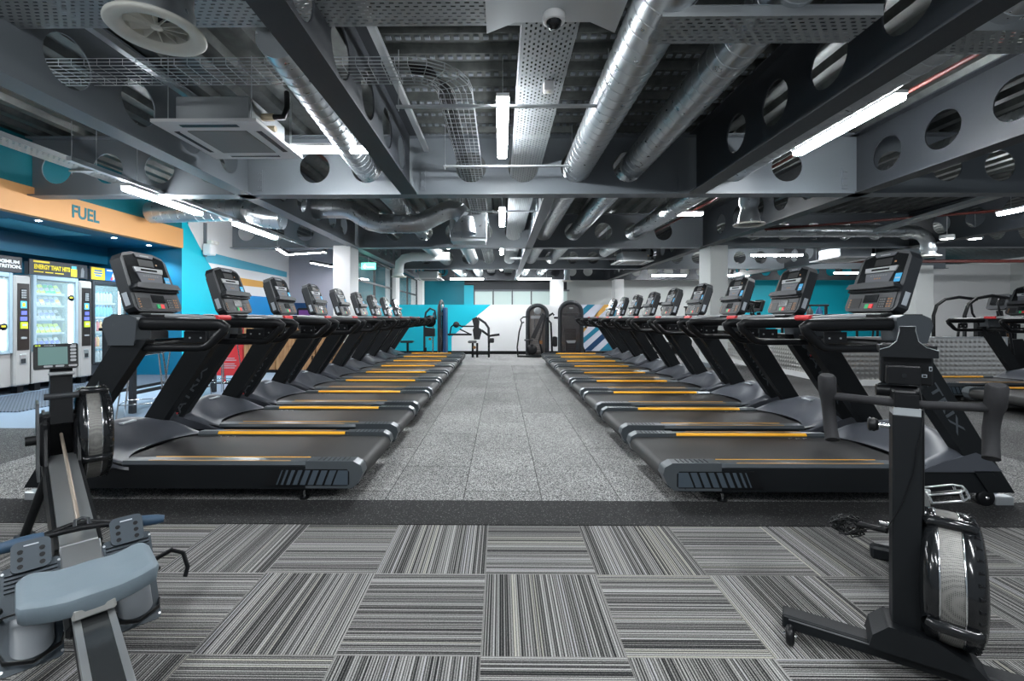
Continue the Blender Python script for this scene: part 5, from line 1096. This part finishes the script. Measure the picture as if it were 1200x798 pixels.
def header(y0, y1, label, build):
    t = thing('header_sign', (VX - 0.04, y0, 1.845), label, 'sign'); MB().box(-0.02, 0.0, 0, y1 - y0, 0, 0.24, 'ad_dark', 0.002).build('panel', t)
    MB().box(-0.10, -0.02, 0.02, 0.05, 0, 0.2, 'steel').build('stay', t); MB().box(-0.10, -0.02, y1 - y0 - 0.05, y1 - y0 - 0.02, 0, 0.2, 'steel').build('stay', t); build(t, y1 - y0); return t
YZ = lambda y, z: frame((0.003, y, z), (0, 1, 0), (0, 0, 1))
def h1(t, w_):
    text_obj('lettering', 'MAXIMUM', 0.07, 'white', YZ(0.72, 0.155), t, fit=0.42, bold=0.003); text_obj('lettering', 'NUTRITION.', 0.07, 'white', YZ(0.74, 0.085), t, fit=0.44, bold=0.003)
def h2(t, w_):
    text_obj('lettering', 'ENERGY THAT HITS', 0.10, 'ad_yellow', YZ(0.37, 0.125), t, fit=0.60, bold=0.004); MB().box(0.0, 0.003, 0.06, 0.32, 0.195, 0.225, 'ad_yellow').box(0.0, 0.003, 0.07, 0.22, 0.04, 0.055, 'ad_yellow').box(0.0, 0.003, 0.25, 0.38, 0.04, 0.055, 'ad_yellow').box(0.0, 0.003, 0.41, 0.56, 0.04, 0.055, 'ad_yellow').build('print_bar', t)
    MB().box(0.0, 0.003, 0.69, 0.80, 0.02, 0.15, 'ad_yellow').box(0.0, 0.004, 0.70, 0.79, 0.15, 0.20, 'lblue').build('pack_print', t); MB().box(0.0, 0.003, 0.83, 0.96, 0.01, 0.23, 'dgrey').prism([(0.87, 0.02), (0.93, 0.02), (0.94, 0.13), (0.91, 0.2), (0.88, 0.16)], 'x', 0.003, 0.004, 'print_grey').build('figure_print', t)
def h3(t, w_):
    MB().box(0.0, 0.003, 0.02, 0.30, 0.01, 0.23, 'ad_yellow').build('yellow_panel', t); MB().box(0.0, 0.003, 0.31, w_ - 0.01, 0.01, 0.23, 'ad_blue').build('blue_panel', t)
    b_ = MB()
    for k, ww in enumerate((0.16, 0.18, 0.13)): b_.box(0.003, 0.004, 0.16 - ww / 2, 0.16 + ww / 2, 0.16 - k * 0.045, 0.185 - k * 0.045, 'ad_blue')
    b_.build('print_line', t); MB().box(0.003, 0.005, 0.34, 0.46, 0.185, 0.21, 'white').prism([(0.44, 0.03), (0.50, 0.03), (0.53, 0.12), (0.50, 0.2), (0.46, 0.12)], 'x', 0.003, 0.005, 'white').prism([(0.42, 0.02), (0.47, 0.02), (0.47, 0.09), (0.43, 0.07)], 'x', 0.005, 0.006, 'red').build('runner_print', t)
header(5.98, 6.95, 'dark header sign with white capitals over the cut-off vending machine', h1)
header(7.06, 8.06, 'black header sign lettered in yellow over the snack vending machine', h2)
header(8.12, 8.84, 'yellow and blue header sign over the drinks fridge', h3)

# ================================================================== TABLE, STOOLS, LOCKERS ON THE LEFT
tb = thing('high_table', (-4.62, 6.25, 0), 'tall dark table on square legs behind the left-hand treadmills', 'table')
MB().box(-0.20, 0.20, -0.85, 0.85, 1.00, 1.035, 'black', 0.006).build('table_top', tb)
for sx_ in (-1, 1):
    for sy_ in (-1, 1): MB().box(sx_ * 0.16 - 0.03, sx_ * 0.16 + 0.03, sy_ * 0.78 - 0.03, sy_ * 0.78 + 0.03, 0, 1.0, 'steel_dark', 0.003).build('leg', tb)
for sx_ in (-1, 1): MB().box(sx_ * 0.16 - 0.02, sx_ * 0.16 + 0.02, -0.75, 0.75, 0.22, 0.26, 'steel_dark').build('foot_rail', tb)
def make_stool():
    t = thing('bar_stool', (0, 0, 0), 'x', 'stool')
    def shell(u, v):
        a = (v - 0.5) * 2; x = a * 0.22; d = u * 0.62
        if d < 0.36: y = -0.19 + d; z = 0.78 + 0.05 * abs(a) ** 2.2 - 0.02 * sin(pi * d / 0.36)
        else: q = (d - 0.36) / 0.26; y = 0.17 + 0.05 * q; z = 0.78 + 0.02 + 0.23 * q - 0.03 * abs(a) ** 3; y -= 0.05 * abs(a) ** 2 * q
        return (x * (1 - 0.12 * (u > 0.8)), y, z)
    m_ = MB(); m_.grid(shell, 14, 12, 'black'); m_.grid(lambda u, v: (shell(u, v)[0], shell(u, v)[1] + (0.008 if u > 0.58 else 0), shell(u, v)[2] - 0.012), 14, 12, 'black'); m_.build('seat_shell', t, recalc=False)
    P = [(-0.17, -0.15), (0.17, -0.15), (0.17, 0.15), (-0.17, 0.15)]
    for x, y in P: MB().tube([(x * 0.85, y * 0.85, 0.77), (x * 1.3, y * 1.3, 0.006)], 0.008, 'chrome', 8).build('leg', t)
    for z in (0.22,): MB().tube([(x * 1.17, y * 1.17, z) for x, y in P], 0.006, 'chrome', 6, closed=True).build('foot_ring', t)
    MB().tube([(P[0][0], P[0][1], 0.77), (0, -0.14, 0.745), (P[1][0], P[1][1], 0.77), (0.16, 0, 0.75), (P[2][0], P[2][1], 0.77), (0, 0.14, 0.745), (P[3][0], P[3][1], 0.77), (-0.16, 0, 0.75)], 0.007, 'chrome', 6, closed=True).build('seat_ring', t)
    return t
stl = make_stool(); stl.location = (-3.98, 5.05, 0); stl.rotation_euler = (0, 0, 0.5); stl['label'] = 'black shell bar stool with wire legs nearest the camera, between the rowing machine and the first treadmill'; stl['group'] = 'bar stools round the high table'
stl['label'] = 'black shell bar stool with wire legs, nearest the camera at the high table'
for x, y, rz, lb in ((-4.12, 5.95, -1.5, 'black shell bar stool beside the middle of the high table, aisle side'), (-4.15, 6.75, -1.7, 'black shell bar stool at the far corner of the high table, aisle side')):
    clone(stl, (x, y, 0), rz, lb, 'bar stools round the high table')
lk = []
for k in range(5):
    t = thing('wooden_locker', (-5.55 + k * 0.42, 9.5, 0), 'oak locker unit, %s of the five seen between the left-hand treadmill masts' % ['leftmost', 'second from the left', 'middle one', 'second from the right', 'rightmost'][k], 'locker')
    MB().box(0, 0.41, 0, 0.5, 0.06, 1.06, 'wood', 0.003).box(0.01, 0.40, 0.02, 0.5, 0, 0.06, 'black').build('carcass', t)
    for q in (0, 1): d = MB().box(0.008, 0.402, -0.018, 0.0, 0.07 + q * 0.495, 0.555 + q * 0.495, 'wood', 0.003).build('door', t); MB().box(0.34, 0.36, -0.035, -0.018, 0.28 + q * 0.495, 0.36 + q * 0.495, 'black').build('handle', d)
rs = thing('red_notice_stand', (-4.74, 8.05, 0), 'red freestanding notice panel with white lines between the first two left-hand masts', 'sign')
MB().prism([(-0.30, 0.13), (0.06, 0.13), (0.16, 0.62), (0.12, 0.88), (-0.28, 0.78)], 'y', -0.02, 0.02, 'red').build('panel', rs); MB().box(0.10, 0.16, -0.03, 0.03, 0.0, 1.02, 'red', 0.005).build('post', rs)
b = MB()
for k in range(5): b.box(-0.22, 0.02 + 0.03 * (k % 2), -0.022, -0.020, 0.26 + k * 0.035 + (0.03 if k > 2 else 0), 0.272 + k * 0.035 + (0.03 if k > 2 else 0), 'label')
b.build('print_line', rs); MB().box(-0.25, 0.18, -0.15, 0.15, 0.0, 0.02, 'black').build('base', rs); MB().box(-0.2, -0.16, -0.02, 0.02, 0.02, 0.2, 'red').build('stay', rs)
kio = thing('kiosk_screen', (-4.55, 10.6, 0), 'dark purple screen in a rounded black frame above the third left-hand handrail', 'screen')
MB().prism(rounded(-0.20, 0.20, 1.0, 1.38, 0.05), 'y', -0.03, 0.03, 'black').build('frame', kio); MB().box(-0.16, 0.16, -0.035, -0.03, 1.05, 1.33, 'purple').build('display', kio); MB().box(-0.04, 0.04, -0.03, 0.03, 0.02, 1.02, 'steel_dark').box(-0.2, 0.2, -0.2, 0.2, 0, 0.02, 'steel_dark').build('post', kio)
bg = thing('kit_bag', (-4.20, 10.35, 0.0), 'pale blue kit bag by the grey lobby wall behind the left-hand treadmills', 'bag')
MB().lathe([(0.001, 0), (0.13, 0.01), (0.16, 0.12), (0.15, 0.42), (0.08, 0.55), (0.001, 0.58)], (0, 0, 0), 'paleblue', 16).build('body', bg); MB().tube([(-0.08, 0, 0.52), (-0.06, 0, 0.66), (0.06, 0, 0.66), (0.08, 0, 0.52)], 0.012, 'black', 8).build('strap', bg)

# ================================================================== STUDDED STEEL LOW WALL ON THE RIGHT
def low_wall(p0, p1, label, h=0.83):
    a, e = Vector((*p0, 0)), Vector((*p1, 0)); d = e - a; L_ = d.length
    t = thing('studded_steel_wall', a, label, 'low wall', math.atan2(d.y, d.x))
    MB().box(0, L_, 0.0, 0.08, 0.0, h, 'pale').build('core', t); MB().box(0, L_, -0.006, 0.0, 0.10, h - 0.02, 'studs').build('steel_sheet', t)
    MB().box(0, L_, -0.02, 0.0, 0.0, 0.10, 'white').build('skirting', t); MB().box(-0.01, L_ + 0.01, -0.02, 0.09, h - 0.02, h, 'alu', 0.003).build('cap', t)
    MB().box(0, 0.03, -0.012, 0, 0.1, h, 'alu').box(L_ - 0.03, L_, -0.012, 0, 0.1, h, 'alu').build('corner_trim', t)
low_wall((5.79, 7.80), (8.62, 7.84), 'quilted steel low wall facing the camera behind the second treadmill row')
low_wall((6.02, 13.6), (5.79, 7.80), 'long quilted steel low wall running away behind the right-hand treadmill row')

# ================================================================== STRENGTH MACHINES AT THE FAR END
def arch_pts(w_, h, n=14): return [(-w_, 0.0)] + [(w_ * cos(R(180 - 180 * i / n)), h - w_ * 0.9 + w_ * 0.9 * sin(R(180 * i / n))) for i in range(n + 1)] + [(w_, 0.0)]
def tower(t, m=None, w_=0.30, h=1.56, dark=False):
    ap = arch_pts(w_, h - 0.03)
    b = MB(m); b.tube([(x, 0, z + 0.03) for x, z in ap], 0.038, 'dgrey', 8, sx=1.6, up=(0, 1, 0)); b.build('tower_frame', t)
    MB(m).prism([(x * 0.9, z * 0.965 + 0.04) for x, z in ap], 'y', 0.05, 0.065, 'shroud' if dark else 'stack').build('rear_shroud', t)
    MB(m).box(-w_ * 0.72, w_ * 0.72, -0.03, -0.01, h - 0.40, h - 0.31, 'silver', 0.005).build('number_bar', t)
    s_ = MB(m)
    for k in range(12): s_.box(-w_ * 0.5, w_ * 0.5, -0.04, 0.05, 0.12 + k * 0.06, 0.17 + k * 0.06, 'stack', 0.004)
    s_.build('weight_stack', t); MB(m).cyl((-w_ * 0.3, 0, 0.1), (-w_ * 0.3, 0, h - 0.25), 0.010, 'chrome', 8).cyl((w_ * 0.3, 0, 0.1), (w_ * 0.3, 0, h - 0.25), 0.010, 'chrome', 8).build('guide_rod', t)
    MB(m).lathe([(0.001, -0.055), (w_ * 0.33, -0.05), (w_ * 0.36, -0.045), (w_ * 0.36, -0.03)], (0, 0, h - 0.16), 'silver', 20, 'y').build('pulley_cover', t) if not dark else MB(m).box(-w_ * 0.2, w_ * 0.2, -0.07, -0.03, h - 0.20, h - 0.14, 'silver', 0.02).build('top_badge', t)
    if dark: MB(m).prism([(x * 0.88, z * 0.95 + 0.05) for x, z in ap], 'y', -0.06, -0.052, 'shroud').build('front_shroud', t)
    MB(m).box(-w_ - 0.05, w_ + 0.05, -0.09, 0.10, 0, 0.05, 'black_matte', 0.01).build('tower_base', t)
# (c) arched machine with seat and swing arm
t = thing('strength_machine', (1.10, 13.6, 0), 'arched strength machine with round seat and long curved handle, left of the dark arched one', 'weight machine')
tower(t, None, 0.29, 1.52)
MB().box(-0.62, 0.42, -0.55, -0.47, 0.02, 0.07, 'black_matte', 0.01).box(-0.08, 0.0, -0.55, 0.0, 0.02, 0.07, 'black_matte', 0.01).build('base_frame', t)
MB().tube([(-0.60, -0.45, 0.05), (-0.62, -0.45, 0.3), (-0.56, -0.42, 0.75), (-0.48, -0.36, 1.0), (-0.42, -0.33, 1.02)], 0.022, 'black', 8).tube([(-0.48, -0.36, 1.0), (-0.52, -0.36, 1.10), (-0.44, -0.32, 1.17), (-0.30, -0.25, 1.18)], 0.02, 'black', 8).build('swing_handle', t)
MB().lathe([(0.001, 0.05), (0.13, 0.045), (0.145, 0.02), (0.12, 0.0), (0.001, 0.0)], (-0.28, -0.40, 0.48), 'leather', 20).build('seat', t); MB().cyl((-0.26, -0.4, 0.05), (-0.27, -0.4, 0.48), 0.03, 'black_matte', 8).build('seat_post', t)
MB().prism([(-0.22, 0.58), (0.10, 1.28), (0.20, 1.24), (-0.10, 0.54)], 'y', -0.40, -0.32, 'leather').build('back_pad', t, bevel=0.02)
MB().tube([(0.12, -0.4, 0.06), (0.02, -0.4, 0.5), (0.2, -0.38, 1.2), (0.36, -0.36, 1.0), (0.40, -0.36, 0.1)], 0.028, 'black', 8).build('side_frame', t)
MB().lathe([(0.001, -0.02), (0.15, -0.02), (0.15, 0.02), (0.001, 0.02)], (-0.20, -0.5, 0.24), 'black', 20, 'y').build('cam', t); MB().box(0.02, 0.10, -0.56, -0.54, 0.40, 0.50, 'amber').build('orange_tag', t)
MB().tube([(0.3, -0.3, 1.2), (0.42, -0.3, 1.28), (0.46, -0.3, 1.22)], 0.03, 'black', 8).build('grip', t)
# (d) dark arched tower
t = thing('strength_machine', (2.03, 13.2, 0), 'dark smoked arched weight tower beside the striped partition, right of the aisle', 'weight machine')
tower(t, None, 0.31, 1.60, True)
MB().prism([(-0.14, 0.50), (0.14, 0.50), (0.10, 0.42), (-0.10, 0.42)], 'y', -0.11, -0.06, 'silver').build('name_plate', t); MB().tube([(0.30, -0.05, 1.1), (0.42, -0.1, 1.02), (0.42, -0.12, 0.85)], 0.03, 'black', 8).build('side_arm', t); MB().tube([(-0.30, 0.2, 1.15), (-0.46, 0.2, 1.15)], 0.03, 'black', 8).build('side_arm', t); MB().tube([(0.32, 0.1, 0.4), (0.48, 0.0, 0.02)], 0.03, 'black', 8).build('stabiliser', t); MB().box(-0.50, -0.36, 0.15, 0.40, 0.30, 0.60, 'leather', 0.03).build('roller_pad', t)
# (a) tower seen from its side, seat to the left
t = thing('strength_machine', (-1.72, 13.2, 0), 'tall weight tower seen from its side before the turquoise partition, with its own seat', 'weight machine')
m_ = Matrix.Rotation(R(84), 4, 'Z'); tower(t, m_, 0.24, 1.62)
MB().box(0.07, 0.16, -0.25, 0.25, 0.06, 1.45, 'navy', 0.02).build('blue_side_cover', t); MB().tube([(-0.12, -0.2, 1.1), (-0.16, -0.2, 1.36), (-0.3, -0.2, 1.42), (-0.42, -0.2, 1.30), (-0.46, -0.2, 1.0), (-0.46, -0.2, 0.05)], 0.03, 'dgrey', 8).build('front_arch', t)
MB().box(-0.95, -0.1, -0.3, -0.22, 0.06, 0.14, 'black_matte', 0.01).box(-0.96, -0.90, -0.28, -0.22, 0, 0.44, 'black_matte', 0.01).box(-0.45, -0.39, -0.28, -0.22, 0, 0.3, 'black_matte').build('base_frame', t); MB().box(-1.12, -0.76, -0.36, -0.16, 0.44, 0.50, 'leather', 0.02).build('seat', t)
MB().prism([(-0.45, 0.62), (-0.15, 0.62), (-0.15, 0.85), (-0.42, 0.88)], 'y', -0.32, -0.15, 'leather').build('thigh_pad', t, bevel=0.02); MB().lathe([(0.001, -0.03), (0.17, -0.03), (0.17, 0.03), (0.001, 0.03)], (-0.30, -0.2, 1.05), 'black', 20, 'y').build('cam', t); MB().cyl((-0.28, -0.34, 0.55), (-0.28, -0.28, 0.55), 0.04, 'amber', 12).build('orange_knob', t); MB().tube([(-0.22, -0.2, 0.08), (-0.2, -0.2, 1.3)], 0.022, 'chrome', 8).build('guide_rod', t)
# (b) arm curl machine
t = thing('arm_curl_machine', (-0.75, 13.4, 0), 'black arm curl machine with seat and slanted pad in front of the white partition', 'weight machine')
MB().box(-0.20, 0.06, -0.3, -0.05, 0.42, 0.49, 'leather', 0.03).build('seat', t); MB().box(-0.09, -0.03, -0.2, -0.14, 0, 0.42, 'black_matte').box(0.04, 0.10, -0.2, -0.14, 0, 0.42, 'black_matte').box(0.38, 0.44, -0.2, -0.14, 0, 0.5, 'black_matte').box(-0.1, 0.44, -0.2, -0.14, 0.08, 0.13, 'black_matte').build('base_frame', t)
MB().prism([(-0.08, 1.12), (0.06, 1.18), (0.14, 1.05), (0.12, 0.86), (0.22, 0.80), (0.14, 0.52), (-0.02, 0.52), (-0.06, 0.80), (-0.02, 0.88)], 'y', -0.22, -0.12, 'leather').build('back_pad', t, bevel=0.02)
MB().tube([(0.08, -0.1, 1.15), (0.30, -0.1, 1.0), (0.40, -0.1, 0.85), (0.41, -0.1, 0.4)], 0.035, 'dgrey', 8).build('main_arm', t); MB().tube([(-0.75, -0.05, 0.62), (-0.70, -0.05, 0.88), (-0.60, -0.05, 0.97), (-0.50, -0.05, 0.95), (-0.40, -0.05, 0.90), (0.0, -0.05, 0.90)], 0.022, 'black', 8).tube([(-0.45, -0.05, 0.82), (-0.1, -0.05, 0.65)], 0.02, 'black', 8).tube([(-0.8, -0.05, 0.66), (-0.1, -0.05, 0.66)], 0.03, 'black', 8).build('lever_arm', t)
MB().lathe([(0.001, -0.06), (0.09, -0.06), (0.09, 0.06), (0.001, 0.06)], (-0.55, -0.05, 0.95), 'leather', 14, 'y').build('roller_pad', t); MB().tube([(0.2, -0.1, 0.78), (0.42, -0.1, 0.62), (0.55, -0.1, 0.64), (0.72, -0.1, 0.66)], 0.035, 'black', 8).box(0.40, 0.56, -0.16, -0.04, 0.42, 0.56, 'leather', 0.02).build('elbow_rest', t); MB().cyl((0.0, -0.36, 0.30), (0.0, -0.3, 0.30), 0.045, 'amber', 12).build('orange_knob', t)

# ================================================================== CARDIO AND RACKS BEHIND THE RIGHT-HAND ROW
def make_trainer():
    t = thing('cross_trainer', (0, 0, 0), 'x', 'cross trainer')
    MB().prism([(0.35, 0.05), (0.95, 0.05), (0.98, 0.45), (0.80, 0.72), (0.58, 0.70), (0.38, 0.40)], 'y', -0.16, 0.16, 'black').build('drive_shroud', t, bevel=0.03)
    MB().box(-0.9, 0.9, -0.05, 0.05, 0.03, 0.10, 'black_matte', 0.01).box(-0.92, -0.85, -0.3, 0.3, 0, 0.05, 'black_matte').box(0.85, 0.92, -0.3, 0.3, 0, 0.05, 'black_matte').build('base_frame', t)
    MB().tube([(0.60, 0, 0.65), (0.50, 0, 1.3)], 0.05, 'black', 10).build('mast', t); MB(frame((0.44, 0, 1.33), (0, -1, 0), (0.3, 0, 1))).prism(rounded(-0.20, 0.20, 0, 0.32, 0.04), 'z', -0.05, 0.02, 'dgrey').box(-0.14, 0.14, 0.08, 0.26, 0.02, 0.025, 'gloss').build('console', t)
    for s in (-1, 1):
        MB().tube([(0.50, s * 0.26, 0.40), (0.40, s * 0.27, 0.95), (0.22, s * 0.27, 1.25), (0.18, s * 0.26, 1.45), (0.26, s * 0.24, 1.56)], 0.02, 'black', 8).build('swing_arm', t)
        MB().tube([(-0.75, s * 0.20, 0.20), (0.50, s * 0.24, 0.38)], 0.03, 'dgrey', 8).build('pedal_arm', t); MB().box(-0.55, -0.15, s * 0.20 - 0.07, s * 0.20 + 0.07, 0.27, 0.31, 'black', 0.015).build('foot_pedal', t)
        MB().tube([(-0.55, s * 0.33, 0.06), (-0.55, s * 0.33, 1.20), (-0.48, s * 0.33, 1.42), (-0.30, s * 0.33, 1.55), (0.0, s * 0.33, 1.60), (0.35, s * 0.30, 1.55)], 0.032, 'black', 8).build('side_arch', t)
        MB().tube([(0.55, s * 0.16, 1.10), (0.10, s * 0.26, 1.10), (-0.05, s * 0.28, 1.0), (-0.10, s * 0.28, 0.55)], 0.025, 'black', 8).build('fixed_rail', t)
    return t
tr0 = make_trainer(); tr0.location = (9.9, 9.6, 0); tr0['label'] = 'cross trainer with arched side rails behind the studded wall, before the white wall'; tr0['group'] = 'cross trainers behind the low wall'
for x, y, rz, lb in ((11.6, 8.6, 0.2, 'cross trainer at the far right edge beside the second-row console'), (4.9, 14.2, 0, 'cross trainer behind the far right-hand consoles, left of the square column'), (6.6, 12.6, 0, 'cross trainer just right of the square column behind the steel wall'), (7.6, 14.6, 0.3, 'cross trainer far behind the third right-hand console'), (11.2, 13.4, 0.1, 'cross trainer beside the white column behind the nearest console')):
    clone(tr0, (x, y, 0), rz, lb, 'cross trainers behind the low wall')
def rack(loc, label, n=6):
    t = thing('accessory_rack', loc, label, 'rack')
    for x in (-0.7, 0.7): MB().box(x - 0.03, x + 0.03, -0.03, 0.03, 0, 1.55, 'black_matte').box(x - 0.04, x + 0.04, -0.3, 0.3, 0, 0.05, 'black_matte').build('upright', t)
    MB().tube([(-0.78, 0, 1.55), (0.78, 0, 1.55)], 0.03, 'black', 8).box(-0.7, 0.7, -0.02, 0.02, 1.18, 1.22, 'black_matte').box(-0.7, 0.7, -0.15, 0.15, 0.6, 0.63, 'black_matte').build('crossbar', t)
    return t
rack((9.8, 14.8, 0), 'black accessory rack hung with dark bags between the two nearest right-hand consoles')
for k in range(4):
    x = 9.35 + k * 0.30; o = MB().lathe([(0.001, 0.0), (0.09, 0.02), (0.11, 0.2), (0.09, 0.45), (0.03, 0.55), (0.02, 0.60)], (0, 0, 0), ['brown', 'black', 'brown', 'navy'][k], 12).build('hanging_bag'); o.location = (x, 14.75, 0.92); tag(o, '%s hanging bag on the accessory rack' % ['leftmost dark brown', 'black second', 'brown third', 'rightmost navy'][k], 'bag', 'bags hung on the accessory rack')
rack((7.6, 17.0, 0), 'black rack standing before the turquoise wall, between the second and third right-hand consoles')
for k in range(4):
    o = MB().lathe([(0.001, 0), (0.10, 0.01), (0.10, 0.75), (0.001, 0.77)], (0, 0, 0), 'black' if k % 2 else 'navy', 14).build('foam_roller'); o.location = (7.15 + k * 0.28, 17.0, 0.632); tag(o, '%s upright roller on the rack before the turquoise wall' % ['first navy', 'second black', 'third navy', 'fourth black'][k], 'roller', 'rollers on the far rack')
pr = thing('plate_rack', (11.6, 10.8, 0), 'dark plate rack with orange tags at the far right edge behind the steel wall', 'rack')
MB().box(-0.5, 0.5, -0.2, 0.2, 0.0, 0.06, 'black_matte').box(-0.45, -0.38, -0.05, 0.05, 0.06, 1.1, 'black_matte').box(0.38, 0.45, -0.05, 0.05, 0.06, 1.1, 'black_matte').build('frame', pr)
for z in (0.35, 0.62, 0.89): MB().box(-0.38, 0.38, -0.1, 0.1, z - 0.02, z, 'black_matte').build('shelf', pr)
for z in (0.35, 0.62, 0.89):
    for k in range(3):
        o = MB().lathe([(0.03, -0.03), (0.12, -0.03), (0.12, 0.03), (0.03, 0.03)], (0, 0, 0), 'black', 18, 'y').lathe([(0.02, -0.033), (0.045, -0.033)], (0, 0, 0), 'amber', 12, 'y').build('weight_plate'); o.location = (11.6 - 0.25 + k * 0.25, 10.8, z + 0.121)
        tag(o, '%s black weight plate on the %s shelf of the plate rack' % (['left', 'middle', 'right'][k], {0.35: 'lowest', 0.62: 'middle', 0.89: 'top'}[z]), 'weight plate', 'plates on the plate rack')
